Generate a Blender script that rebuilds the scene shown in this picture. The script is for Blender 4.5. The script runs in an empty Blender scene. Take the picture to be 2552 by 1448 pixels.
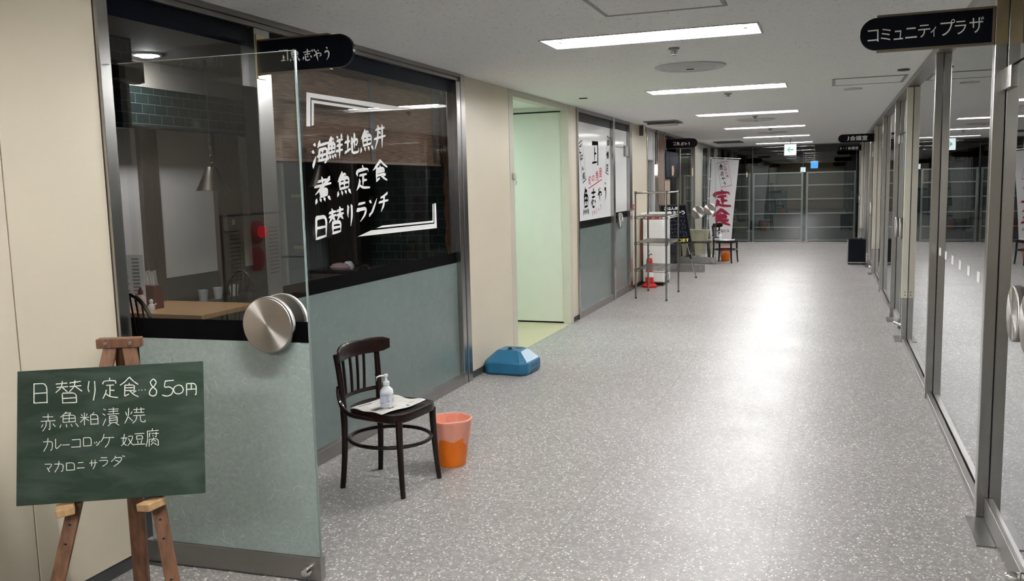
import bpy, bmesh, math, random
from mathutils import Vector, Matrix
random.seed(7)
PI = math.pi
SC = bpy.context.scene
COL = SC.collection

# ------------------------------------------------------------------ camera, world, exposure
RGT = Vector((0.938709, 0.343909, 0.0))
YAW, PITCH, ROLL, FPX = 0.351931107, 0.119299412, -0.0236975345, 2161.078
fw = Vector((-math.sin(YAW)*math.cos(PITCH), math.cos(YAW)*math.cos(PITCH), -math.sin(PITCH)))
r0 = Vector((math.cos(YAW), math.sin(YAW), 0)); u0 = r0.cross(fw)
rr = r0*math.cos(ROLL) + u0*math.sin(ROLL); uu = -r0*math.sin(ROLL) + u0*math.cos(ROLL)
cam_d = bpy.data.cameras.new('camera'); cam = bpy.data.objects.new('camera', cam_d); COL.objects.link(cam)
cam_d.sensor_fit = 'HORIZONTAL'; cam_d.sensor_width = 36.0; cam_d.lens = FPX*36.0/2552
cam_d.clip_start = 0.05; cam_d.clip_end = 200
cam.matrix_world = Matrix(((rr.x, uu.x, -fw.x, 0), (rr.y, uu.y, -fw.y, 0), (rr.z, uu.z, -fw.z, 1.6), (0, 0, 0, 1)))
SC.camera = cam
wd = bpy.data.worlds.new('world'); SC.world = wd; wd.use_nodes = True
wd.node_tree.nodes['Background'].inputs[0].default_value = (0.5, 0.55, 0.6, 1)
wd.node_tree.nodes['Background'].inputs[1].default_value = 0.0
SC.view_settings.view_transform = 'Standard'; SC.view_settings.look = 'None'
SC.view_settings.exposure = 2.12; SC.view_settings.gamma = 1.0
SC.cycles.max_bounces = 8
TUBE_L = 62.0            # radiance of the fluorescent tubes
CEIL = 2.497; XL = -2.794; XR = 0.674; XG = -2.822; XRG = 0.725; YB = 23.48

# ------------------------------------------------------------------ materials
def newmat(name):
    m = bpy.data.materials.new(name); m.use_nodes = True
    nt = m.node_tree; return m, nt, nt.nodes['Principled BSDF']
def pm(name, col, rough=0.5, metal=0.0, spec=0.5, coat=0.0, mottle=0.0, mscale=8.0, bump=0.0, bscale=60.0, stretch=(1, 1, 1), aniso=0.0, trans=0.0):
    m, nt, b = newmat(name)
    b.inputs['Base Color'].default_value = (*col, 1); b.inputs['Roughness'].default_value = rough
    b.inputs['Metallic'].default_value = metal; b.inputs['Specular IOR Level'].default_value = spec
    b.inputs['Coat Weight'].default_value = coat; b.inputs['Coat Roughness'].default_value = 0.08
    N = nt.nodes.new; L = nt.links.new
    tc = N('ShaderNodeTexCoord'); mp = N('ShaderNodeMapping'); mp.inputs['Scale'].default_value = stretch
    L(tc.outputs['Object'], mp.inputs[0])
    no = N('ShaderNodeTexNoise'); no.inputs['Scale'].default_value = mscale; no.inputs['Detail'].default_value = 6
    L(mp.outputs[0], no.inputs['Vector'])
    mx = N('ShaderNodeMix'); mx.data_type = 'RGBA'
    k = 1 - (mottle or 0.03)
    mx.inputs['A'].default_value = (col[0]*k, col[1]*k, col[2]*k, 1)
    k = 1 + (mottle or 0.03)
    mx.inputs['B'].default_value = (min(1, col[0]*k), min(1, col[1]*k), min(1, col[2]*k), 1)
    L(no.outputs[0], mx.inputs['Factor']); L(mx.outputs['Result'], b.inputs['Base Color'])
    if bump:
        n2 = N('ShaderNodeTexNoise'); n2.inputs['Scale'].default_value = bscale; n2.inputs['Detail'].default_value = 4
        L(mp.outputs[0], n2.inputs['Vector'])
        bp = N('ShaderNodeBump'); bp.inputs['Strength'].default_value = bump; bp.inputs['Distance'].default_value = 0.004
        L(n2.outputs[0], bp.inputs['Height']); L(bp.outputs[0], b.inputs['Normal'])
    if aniso:
        b.inputs['Anisotropic'].default_value = aniso
        tg = N('ShaderNodeTangent'); tg.direction_type = 'RADIAL'; tg.axis = 'Z'
        L(tg.outputs[0], b.inputs['Tangent'])
    return m
def wood(name, c1, c2, rough=0.45, stretch=(20, 20, 1.5), scale=3.0, coat=0.0):
    m, nt, b = newmat(name); N = nt.nodes.new; L = nt.links.new
    tc = N('ShaderNodeTexCoord'); mp = N('ShaderNodeMapping'); mp.inputs['Scale'].default_value = stretch
    L(tc.outputs['Object'], mp.inputs[0])
    no = N('ShaderNodeTexNoise'); no.inputs['Scale'].default_value = scale; no.inputs['Detail'].default_value = 8
    L(mp.outputs[0], no.inputs['Vector'])
    cr = N('ShaderNodeValToRGB'); e = cr.color_ramp.elements
    e[0].position = 0.3; e[0].color = (*c1, 1); e[1].position = 0.72; e[1].color = (*c2, 1)
    L(no.outputs[0], cr.inputs[0]); L(cr.outputs[0], b.inputs['Base Color'])
    b.inputs['Roughness'].default_value = rough; b.inputs['Coat Weight'].default_value = coat; b.inputs['Coat Roughness'].default_value = 0.06
    if coat: b.inputs['Specular IOR Level'].default_value = 0.2
    return m
def emit(name, col, s):
    m = bpy.data.materials.new(name); m.use_nodes = True; nt = m.node_tree
    nt.nodes.remove(nt.nodes['Principled BSDF'])
    e = nt.nodes.new('ShaderNodeEmission'); e.inputs[0].default_value = (*col, 1); e.inputs[1].default_value = s
    nt.links.new(e.outputs[0], nt.nodes['Material Output'].inputs[0]); return m
def glass(name, tint=(0.93, 0.96, 0.95), r0=0.04, rough=0.0):
    # thin sheet: both surfaces reflect, the rest passes straight through
    m = bpy.data.materials.new(name); m.use_nodes = True; nt = m.node_tree
    nt.nodes.remove(nt.nodes['Principled BSDF']); N = nt.nodes.new; L = nt.links.new
    def ma(op, a, b=None):
        n = N('ShaderNodeMath'); n.operation = op
        for i, v in enumerate((a, b)):
            if v is None: continue
            if isinstance(v, (int, float)): n.inputs[i].default_value = v
            else: L(v, n.inputs[i])
        return n.outputs[0]
    g = N('ShaderNodeNewGeometry'); vm = N('ShaderNodeVectorMath'); vm.operation = 'DOT_PRODUCT'
    L(g.outputs['Normal'], vm.inputs[0]); L(g.outputs['Incoming'], vm.inputs[1])
    c = ma('ABSOLUTE', vm.outputs['Value']); p = ma('POWER', ma('SUBTRACT', 1.0, c), 5.0)
    r = ma('ADD', r0, ma('MULTIPLY', p, 1 - r0))
    r2 = ma('DIVIDE', ma('MULTIPLY', r, 2.0), ma('ADD', r, 1.0))
    t = N('ShaderNodeBsdfTransparent'); t.inputs[0].default_value = (*tint, 1)
    gl = N('ShaderNodeBsdfGlossy'); gl.inputs['Roughness'].default_value = rough; gl.inputs[0].default_value = (1, 1, 1, 1)
    mx = N('ShaderNodeMixShader'); L(r2, mx.inputs[0]); L(t.outputs[0], mx.inputs[1]); L(gl.outputs[0], mx.inputs[2])
    L(mx.outputs[0], nt.nodes['Material Output'].inputs[0]); return m
def film(name, col, a, transl=0.5):
    # thin plastic film: part see-through, part scattering
    m = bpy.data.materials.new(name); m.use_nodes = True; nt = m.node_tree
    nt.nodes.remove(nt.nodes['Principled BSDF']); N = nt.nodes.new; L = nt.links.new
    t = N('ShaderNodeBsdfTransparent'); d = N('ShaderNodeBsdfDiffuse'); d.inputs[0].default_value = (*col, 1)
    tl = N('ShaderNodeBsdfTranslucent'); tl.inputs[0].default_value = (*col, 1)
    m1 = N('ShaderNodeMixShader'); m1.inputs[0].default_value = transl; L(d.outputs[0], m1.inputs[1]); L(tl.outputs[0], m1.inputs[2])
    m2 = N('ShaderNodeMixShader'); m2.inputs[0].default_value = a; L(t.outputs[0], m2.inputs[1]); L(m1.outputs[0], m2.inputs[2])
    L(m2.outputs[0], nt.nodes['Material Output'].inputs[0]); return m
def floor_mat():
    m, nt, b = newmat('chip_vinyl_floor'); N = nt.nodes.new; L = nt.links.new
    tc = N('ShaderNodeTexCoord')
    def noise(scale, det=3, vec=None, dist=0.0):
        n = N('ShaderNodeTexNoise'); n.inputs['Scale'].default_value = scale; n.inputs['Detail'].default_value = det
        n.inputs['Distortion'].default_value = dist; L(vec or tc.outputs['Object'], n.inputs['Vector']); return n.outputs[0]
    def ramp(fac, p0, c0, p1, c1):
        r = N('ShaderNodeValToRGB'); e = r.color_ramp.elements
        e[0].position = p0; e[0].color = (*c0, 1); e[1].position = p1; e[1].color = (*c1, 1); L(fac, r.inputs[0]); return r.outputs[0]
    def mix(f, a, bb):
        x = N('ShaderNodeMix'); x.data_type = 'RGBA'
        for k, v in (('Factor', f), ('A', a), ('B', bb)):
            if isinstance(v, (int, float)): x.inputs[k].default_value = v
            elif isinstance(v, tuple): x.inputs[k].default_value = (*v, 1)
            else: L(v, x.inputs[k])
        return x.outputs['Result']
    base = ramp(noise(26, 5), 0.32, (0.228, 0.216, 0.206), 0.7, (0.335, 0.320, 0.307))
    big = ramp(noise(0.9, 4), 0.3, (0.90, 0.90, 0.89), 0.7, (1.06, 1.06, 1.06))
    mm = N('ShaderNodeMix'); mm.data_type = 'RGBA'; mm.blend_type = 'MULTIPLY'; mm.inputs['Factor'].default_value = 1
    L(base, mm.inputs['A']); L(big, mm.inputs['B']); base = mm.outputs['Result']
    # chips: voronoi cells, a random share of them, warped so that they look like slivers
    def chips(scale, seed, share, size, col, prev, stretch, rot):
        mp = N('ShaderNodeMapping'); mp.inputs['Scale'].default_value = stretch; mp.inputs['Location'].default_value = (seed, seed*2, 0)
        mp.inputs['Rotation'].default_value = (0, 0, rot)
        L(tc.outputs['Object'], mp.inputs[0])
        nv = N('ShaderNodeTexNoise'); nv.inputs['Scale'].default_value = scale*0.7; L(mp.outputs[0], nv.inputs['Vector'])
        va = N('ShaderNodeVectorMath'); va.operation = 'MULTIPLY_ADD'; va.inputs[1].default_value = (0.012, 0.012, 0)
        L(nv.outputs['Color'], va.inputs[0]); L(mp.outputs[0], va.inputs[2])
        v = N('ShaderNodeTexVoronoi'); v.inputs['Scale'].default_value = scale; L(va.outputs[0], v.inputs['Vector'])
        sp = N('ShaderNodeSeparateColor'); L(v.outputs['Color'], sp.inputs[0])
        a = N('ShaderNodeMath'); a.operation = 'LESS_THAN'; a.inputs[1].default_value = share; L(sp.outputs[0], a.inputs[0])
        d = N('ShaderNodeMath'); d.operation = 'LESS_THAN'; d.inputs[1].default_value = size; L(v.outputs['Distance'], d.inputs[0])
        mu = N('ShaderNodeMath'); mu.operation = 'MULTIPLY'; L(a.outputs[0], mu.inputs[0]); L(d.outputs[0], mu.inputs[1])
        return mix(mu.outputs[0], prev, col)
    c = chips(70, 3, 0.40, 0.42, (0.43, 0.415, 0.40), base, (1, 1.6, 1), 0.5)
    c = chips(75, 5, 0.40, 0.42, (0.21, 0.198, 0.19), c, (1.5, 1, 1), 0.9)
    c = chips(56, 11, 0.20, 0.36, (0.66, 0.65, 0.63), c, (1, 1.9, 1), 0.2)
    c = chips(50, 23, 0.13, 0.37, (0.76, 0.75, 0.73), c, (2.0, 1, 1), 0.6)
    # sheet joints along the corridor and across it
    sx = N('ShaderNodeSeparateXYZ'); L(tc.outputs['Object'], sx.inputs[0])
    def line(out, period, off, w):
        a = N('ShaderNodeMath'); a.operation = 'ADD'; a.inputs[1].default_value = off; L(out, a.inputs[0])
        p = N('ShaderNodeMath'); p.operation = 'PINGPONG'; p.inputs[1].default_value = period/2; L(a.outputs[0], p.inputs[0])
        l = N('ShaderNodeMath'); l.operation = 'LESS_THAN'; l.inputs[1].default_value = w; L(p.outputs[0], l.inputs[0]); return l.outputs[0]
    jx = line(sx.outputs[0], 0.935, 0.21, 0.0028)
    jy = line(sx.outputs[1], 1.87, 1.16, 0.004); jq = N('ShaderNodeMath'); jq.operation = 'MULTIPLY'; jq.inputs[1].default_value = 0.6; L(jy, jq.inputs[0])
    jz = N('ShaderNodeMath'); jz.operation = 'MAXIMUM'; L(jx, jz.inputs[0]); L(jq.outputs[0], jz.inputs[1]); jx = jz.outputs[0]
    jm = N('ShaderNodeMath'); jm.operation = 'MULTIPLY'; jm.inputs[1].default_value = 0.5; L(jx, jm.inputs[0])
    c = mix(jm.outputs[0], c, (0.13, 0.125, 0.12))
    L(c, b.inputs['Base Color'])
    rr_ = N('ShaderNodeMapRange'); rr_.inputs['To Min'].default_value = 0.32; rr_.inputs['To Max'].default_value = 0.50
    L(noise(2.2, 4), rr_.inputs[0]); L(rr_.outputs[0], b.inputs['Roughness'])
    b.inputs['Specular IOR Level'].default_value = 0.29
    bp = N('ShaderNodeBump'); bp.inputs['Strength'].default_value = 0.06; bp.inputs['Distance'].default_value = 0.01
    L(noise(5, 3), bp.inputs['Height']); L(bp.outputs[0], b.inputs['Normal'])
    return m
def ceiling_mat():
    m, nt, b = newmat('rockwool_ceiling'); N = nt.nodes.new; L = nt.links.new
    tc = N('ShaderNodeTexCoord')
    def specks(stretch, rot, scale, lo, hi):
        mp = N('ShaderNodeMapping'); mp.inputs['Scale'].default_value = stretch; mp.inputs['Rotation'].default_value = (0, 0, rot)
        L(tc.outputs['Object'], mp.inputs[0])
        n = N('ShaderNodeTexNoise'); n.inputs['Scale'].default_value = scale; n.inputs['Detail'].default_value = 2.5; n.inputs['Distortion'].default_value = 0.8
        L(mp.outputs[0], n.inputs['Vector'])
        r = N('ShaderNodeMapRange'); r.inputs['From Min'].default_value = lo; r.inputs['From Max'].default_value = hi
        L(n.outputs[0], r.inputs[0]); return r.outputs[0]
    a = specks((1, 2.6, 1), 0.5, 38, 0.655, 0.71); c = specks((2.4, 1, 1), -0.3, 46, 0.66, 0.72)
    mxm = N('ShaderNodeMath'); mxm.operation = 'MAXIMUM'; L(a, mxm.inputs[0]); L(c, mxm.inputs[1])
    x = N('ShaderNodeMix'); x.data_type = 'RGBA'; x.inputs['A'].default_value = (0.90, 0.90, 0.885, 1); x.inputs['B'].default_value = (0.40, 0.39, 0.38, 1)
    L(mxm.outputs[0], x.inputs['Factor']); L(x.outputs['Result'], b.inputs['Base Color'])
    b.inputs['Roughness'].default_value = 0.9; b.inputs['Specular IOR Level'].default_value = 0.2
    n2 = N('ShaderNodeTexNoise'); n2.inputs['Scale'].default_value = 55; n2.inputs['Detail'].default_value = 4; L(tc.outputs['Object'], n2.inputs['Vector'])
    bp = N('ShaderNodeBump'); bp.inputs['Strength'].default_value = 0.35; bp.inputs['Distance'].default_value = 0.006
    L(n2.outputs[0], bp.inputs['Height']); L(bp.outputs[0], b.inputs['Normal'])
    return m
def tile_mat(name, axes):
    m, nt, b = newmat(name); N = nt.nodes.new; L = nt.links.new
    tc = N('ShaderNodeTexCoord'); s = N('ShaderNodeSeparateXYZ'); c = N('ShaderNodeCombineXYZ')
    L(tc.outputs['Object'], s.inputs[0]); L(s.outputs[axes[0]], c.inputs[0]); L(s.outputs[axes[1]], c.inputs[1])
    br = N('ShaderNodeTexBrick'); br.offset = 0.5; br.inputs['Scale'].default_value = 1.0
    br.inputs['Brick Width'].default_value = 0.134; br.inputs['Row Height'].default_value = 0.077
    br.inputs['Mortar Size'].default_value = 0.0024; br.inputs['Mortar Smooth'].default_value = 0.1
    br.inputs['Color1'].default_value = (0.0055, 0.0125, 0.012, 1); br.inputs['Color2'].default_value = (0.009, 0.018, 0.017, 1)
    br.inputs['Mortar'].default_value = (0.075, 0.085, 0.08, 1)
    L(c.outputs[0], br.inputs['Vector']); L(br.outputs[0], b.inputs['Base Color'])
    b.inputs['Roughness'].default_value = 0.3; b.inputs['Specular IOR Level'].default_value = 0.25
    bp = N('ShaderNodeBump'); bp.invert = True; bp.inputs['Strength'].default_value = 0.5; bp.inputs['Distance'].default_value = 0.003
    L(br.outputs['Fac'], bp.inputs['Height']); L(bp.outputs[0], b.inputs['Normal']); return m
def reed_mat():
    m, nt, b = newmat('woven_reed'); N = nt.nodes.new; L = nt.links.new
    tc = N('ShaderNodeTexCoord'); mp = N('ShaderNodeMapping'); mp.inputs['Scale'].default_value = (1, 2.2, 60)
    L(tc.outputs['Object'], mp.inputs[0])
    n = N('ShaderNodeTexNoise'); n.inputs['Scale'].default_value = 3.5; n.inputs['Detail'].default_value = 5; L(mp.outputs[0], n.inputs['Vector'])
    cr = N('ShaderNodeValToRGB'); e = cr.color_ramp.elements
    e[0].position = 0.36; e[0].color = (0.040, 0.020, 0.011, 1); e[1].position = 0.68; e[1].color = (0.20, 0.105, 0.055, 1)
    L(n.outputs[0], cr.inputs[0]); L(cr.outputs[0], b.inputs['Base Color']); b.inputs['Roughness'].default_value = 0.7
    bp = N('ShaderNodeBump'); bp.inputs['Strength'].default_value = 0.6; bp.inputs['Distance'].default_value = 0.004
    L(n.outputs[0], bp.inputs['Height']); L(bp.outputs[0], b.inputs['Normal']); return m
def board_mat():
    m, nt, b = newmat('green_chalkboard'); N = nt.nodes.new; L = nt.links.new
    tc = N('ShaderNodeTexCoord'); mp = N('ShaderNodeMapping'); mp.inputs['Scale'].default_value = (2.2, 1, 7)
    L(tc.outputs['Object'], mp.inputs[0])
    n = N('ShaderNodeTexNoise'); n.inputs['Scale'].default_value = 2.6; n.inputs['Detail'].default_value = 7; n.inputs['Distortion'].default_value = 0.7
    L(mp.outputs[0], n.inputs['Vector'])
    cr = N('ShaderNodeValToRGB'); e = cr.color_ramp.elements
    e[0].position = 0.42; e[0].color = (0.019, 0.034, 0.022, 1); e[1].position = 0.80; e[1].color = (0.050, 0.070, 0.056, 1)
    L(n.outputs[0], cr.inputs[0]); L(cr.outputs[0], b.inputs['Base Color']); b.inputs['Roughness'].default_value = 0.6; b.inputs['Specular IOR Level'].default_value = 0.15
    return m

M = dict(
    floor=floor_mat(), ceil=ceiling_mat(),
    cream=pm('cream_enamel', (0.66, 0.59, 0.46), 0.36, mottle=0.03, mscale=2.5),
    cream_metal=pm('cream_painted_metal', (0.56, 0.53, 0.44), 0.35, mottle=0.04),
    steel=pm('stainless_hairline', (0.42, 0.41, 0.395), 0.25, 1.0, stretch=(1, 1, 40), mscale=6, mottle=0.06),
    steel_d=pm('dark_stainless', (0.30, 0.28, 0.26), 0.33, 1.0, stretch=(1, 1, 30), mscale=6, mottle=0.08),
    plate=pm('floor_plate_steel', (0.16, 0.155, 0.15), 0.4, 0.8), rail=pm('brushed_rail', (0.32, 0.305, 0.29), 0.36, 1.0, stretch=(1, 1, 60), mscale=5, mottle=0.1),
    disc=pm('turned_steel', (0.50, 0.475, 0.45), 0.36, 1.0, aniso=0.97),
    chrome=pm('chrome', (0.75, 0.74, 0.72), 0.12, 1.0),
    brass=pm('bronze_plate', (0.40, 0.33, 0.20), 0.32, 1.0, mottle=0.05), rail_b=pm('bronze_rail', (0.17, 0.135, 0.095), 0.5, 0.5, spec=0.3),
    glass=glass('clear_glass', r0=0.03), glass_d=glass('door_glass', (0.95, 0.97, 0.965), r0=0.023), glass_r=glass('room_glass', (0.80, 0.83, 0.84)), glass_b=glass('hall_glass', (0.75, 0.78, 0.78), 0.05),
    edge=pm('glass_edge', (0.20, 0.25, 0.235), 0.12, 0, 0.6),
    frost=pm('washi_film', (0.285, 0.345, 0.322), 0.38, spec=0.35, mottle=0.26, mscale=55),
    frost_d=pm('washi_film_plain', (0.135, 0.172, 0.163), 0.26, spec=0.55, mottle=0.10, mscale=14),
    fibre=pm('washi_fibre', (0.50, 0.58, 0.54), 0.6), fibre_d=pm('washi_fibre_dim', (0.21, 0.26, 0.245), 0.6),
    black=pm('black_film', (0.0025, 0.0025, 0.003), 0.4, spec=0.02), navy=pm('navy_film', (0.003, 0.005, 0.012), 0.35, spec=0.10),
    rubber=pm('dark_base', (0.05, 0.05, 0.052), 0.5),
    white=pm('white_vinyl', (0.80, 0.80, 0.78), 0.5), poster=pm('white_film', (0.88, 0.88, 0.87), 0.10),
    ink=pm('black_ink', (0.008, 0.008, 0.009), 0.8, spec=0.0), red_ink=pm('red_ink', (0.42, 0.02, 0.035), 0.8, spec=0.0),
    crimson=pm('crimson_print', (0.33, 0.008, 0.045), 0.6), pale_pink=pm('pink_print', (0.70, 0.52, 0.52), 0.6),
    sign=pm('sign_black', (0.0035, 0.0045, 0.008), 0.3, spec=0.12), sign_txt=pm('sign_letter', (0.86, 0.86, 0.83), 0.5),
    chalk=pm('chalk', (0.66, 0.67, 0.62), 0.9, mottle=0.25, mscale=150), board=board_mat(),
    easel=wood('easel_wood', (0.075, 0.032, 0.016), (0.20, 0.088, 0.040), 0.5), easel_end=wood('sawn_wood', (0.36, 0.22, 0.10), (0.50, 0.32, 0.16), 0.6),
    chairw=wood('dark_bentwood', (0.005, 0.0022, 0.0016), (0.017, 0.0060, 0.0038), 0.4, coat=0.32),
    orange=pm('orange_plastic', (0.96, 0.215, 0.006), 0.4), liner=film('bin_liner', (1.0, 0.80, 0.74), 0.5, 0.3),
    paper=pm('newsprint', (0.72, 0.705, 0.65), 0.8, mottle=0.05, mscale=20), print_=pm('newsprint_ink', (0.12, 0.12, 0.12), 0.8),
    print_l=pm('newsprint_text', (0.34, 0.33, 0.31), 0.8), dimtxt=pm('dim_lettering', (0.15, 0.16, 0.17), 0.8),
    plastic=pm('white_plastic', (0.78, 0.80, 0.82), 0.35), label=pm('bottle_label', (0.50, 0.54, 0.66), 0.5),
    blue=pm('blue_plastic', (0.010, 0.115, 0.225), 0.38, mottle=0.06, mscale=9, bump=0.08), blue_d=pm('dark_blue_plastic', (0.008, 0.05, 0.10), 0.4),
    chromewire=pm('zinc_wire', (0.36, 0.34, 0.31), 0.25, 1.0), blackp=pm('black_plastic', (0.006, 0.006, 0.007), 0.45, spec=0.25),
    fridge=pm('fridge_white', (0.78, 0.78, 0.76), 0.35, mottle=0.04, stretch=(1, 1, 12), mscale=3), red=pm('red_plastic', (0.50, 0.012, 0.012), 0.4),
    kirin=pm('red_logo', (0.34, 0.012, 0.02), 0.5), yellow=pm('yellow_ink', (0.75, 0.62, 0.12), 0.6),
    banner=pm('banner_cloth', (0.84, 0.84, 0.84), 0.8, mottle=0.03), pole=pm('white_pole', (0.75, 0.75, 0.73), 0.4),
    ybox=pm('yellow_crate', (0.56, 0.52, 0.34), 0.45), stool=wood('dark_bench', (0.012, 0.010, 0.009), (0.030, 0.024, 0.02), 0.4),
    noren=pm('navy_cloth', (0.010, 0.013, 0.028), 0.85), beige=pm('beige_panel', (0.34, 0.27, 0.19), 0.6), brown=wood('brown_panel', (0.10, 0.060, 0.038), (0.17, 0.105, 0.07), 0.5),
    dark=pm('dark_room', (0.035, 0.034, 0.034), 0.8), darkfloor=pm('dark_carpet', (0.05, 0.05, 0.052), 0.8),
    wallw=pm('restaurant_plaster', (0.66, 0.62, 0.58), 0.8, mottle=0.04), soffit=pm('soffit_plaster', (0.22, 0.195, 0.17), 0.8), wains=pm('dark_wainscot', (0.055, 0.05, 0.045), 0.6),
    postw=wood('brown_post', (0.05, 0.036, 0.028), (0.085, 0.062, 0.05), 0.5), tabletop=wood('oak_table', (0.40, 0.22, 0.095), (0.56, 0.33, 0.155), 0.35, stretch=(1.5, 16, 16)),
    tileX=tile_mat('green_tile_end', (0, 2)), tileY=tile_mat('green_tile_side', (1, 2)), reed=reed_mat(),
    bronze=pm('pendant_metal', (0.11, 0.09, 0.075), 0.3, 0.9), copper=pm('pendant_inside', (0.62, 0.26, 0.10), 0.4, 0.6),
    gate=pm('gate_frame', (0.17, 0.20, 0.185), 0.5, 0.2), mesh=pm('gate_panel', (0.011, 0.0145, 0.014), 0.6, mottle=0.15, mscale=3),
    beigefloor=pm('beige_vinyl', (0.48, 0.43, 0.28), 0.4, mottle=0.07, mscale=14), mint=pm('pale_door', (0.64, 0.635, 0.55), 0.45),
    trough=pm('light_trough', (0.82, 0.81, 0.76), 0.4), grey=pm('vent_grey', (0.30, 0.29, 0.28), 0.5), ltgrey=pm('light_grey_metal', (0.46, 0.46, 0.45), 0.45),
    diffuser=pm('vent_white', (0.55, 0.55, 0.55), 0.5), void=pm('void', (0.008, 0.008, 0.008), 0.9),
    tube=emit('fluorescent_tube', (0.985, 0.985, 1.0), TUBE_L), mintlight=emit('branch_lamp', (0.66, 1.0, 0.93), 9.5), down=emit('downlight', (0.92, 0.96, 1.0), 60.0),
    signlit=emit('lit_sign', (0.85, 1.0, 1.0), 0.27), signgreen=pm('sign_green', (0.0, 0.22, 0.15), 0.5), redlamp=emit('red_lamp', (1.0, 0.006, 0.03), 0.8), warm=emit('warm_lamp', (1.0, 0.62, 0.35), 2.5),
    bluelit=emit('blue_sign', (0.10, 0.45, 1.0), 0.32), bulb=emit('pendant_bulb', (1.0, 0.5, 0.2), 4.0),
    maroon=pm('maroon_box', (0.10, 0.015, 0.012), 0.4), tape=pm('paper_label', (0.30, 0.28, 0.20), 0.7), fridge2=pm('grey_fridge', (0.15, 0.165, 0.165), 0.4),
    brass2=wood('turned_wood', (0.10, 0.045, 0.022), (0.20, 0.10, 0.05), 0.3, coat=0.5), glove=pm('pink_cloth', (0.40, 0.26, 0.27), 0.7),
)
M['dark_wood'] = wood('dark_windsor', (0.010, 0.007, 0.006), (0.026, 0.018, 0.015), 0.3, coat=0.4)

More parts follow.
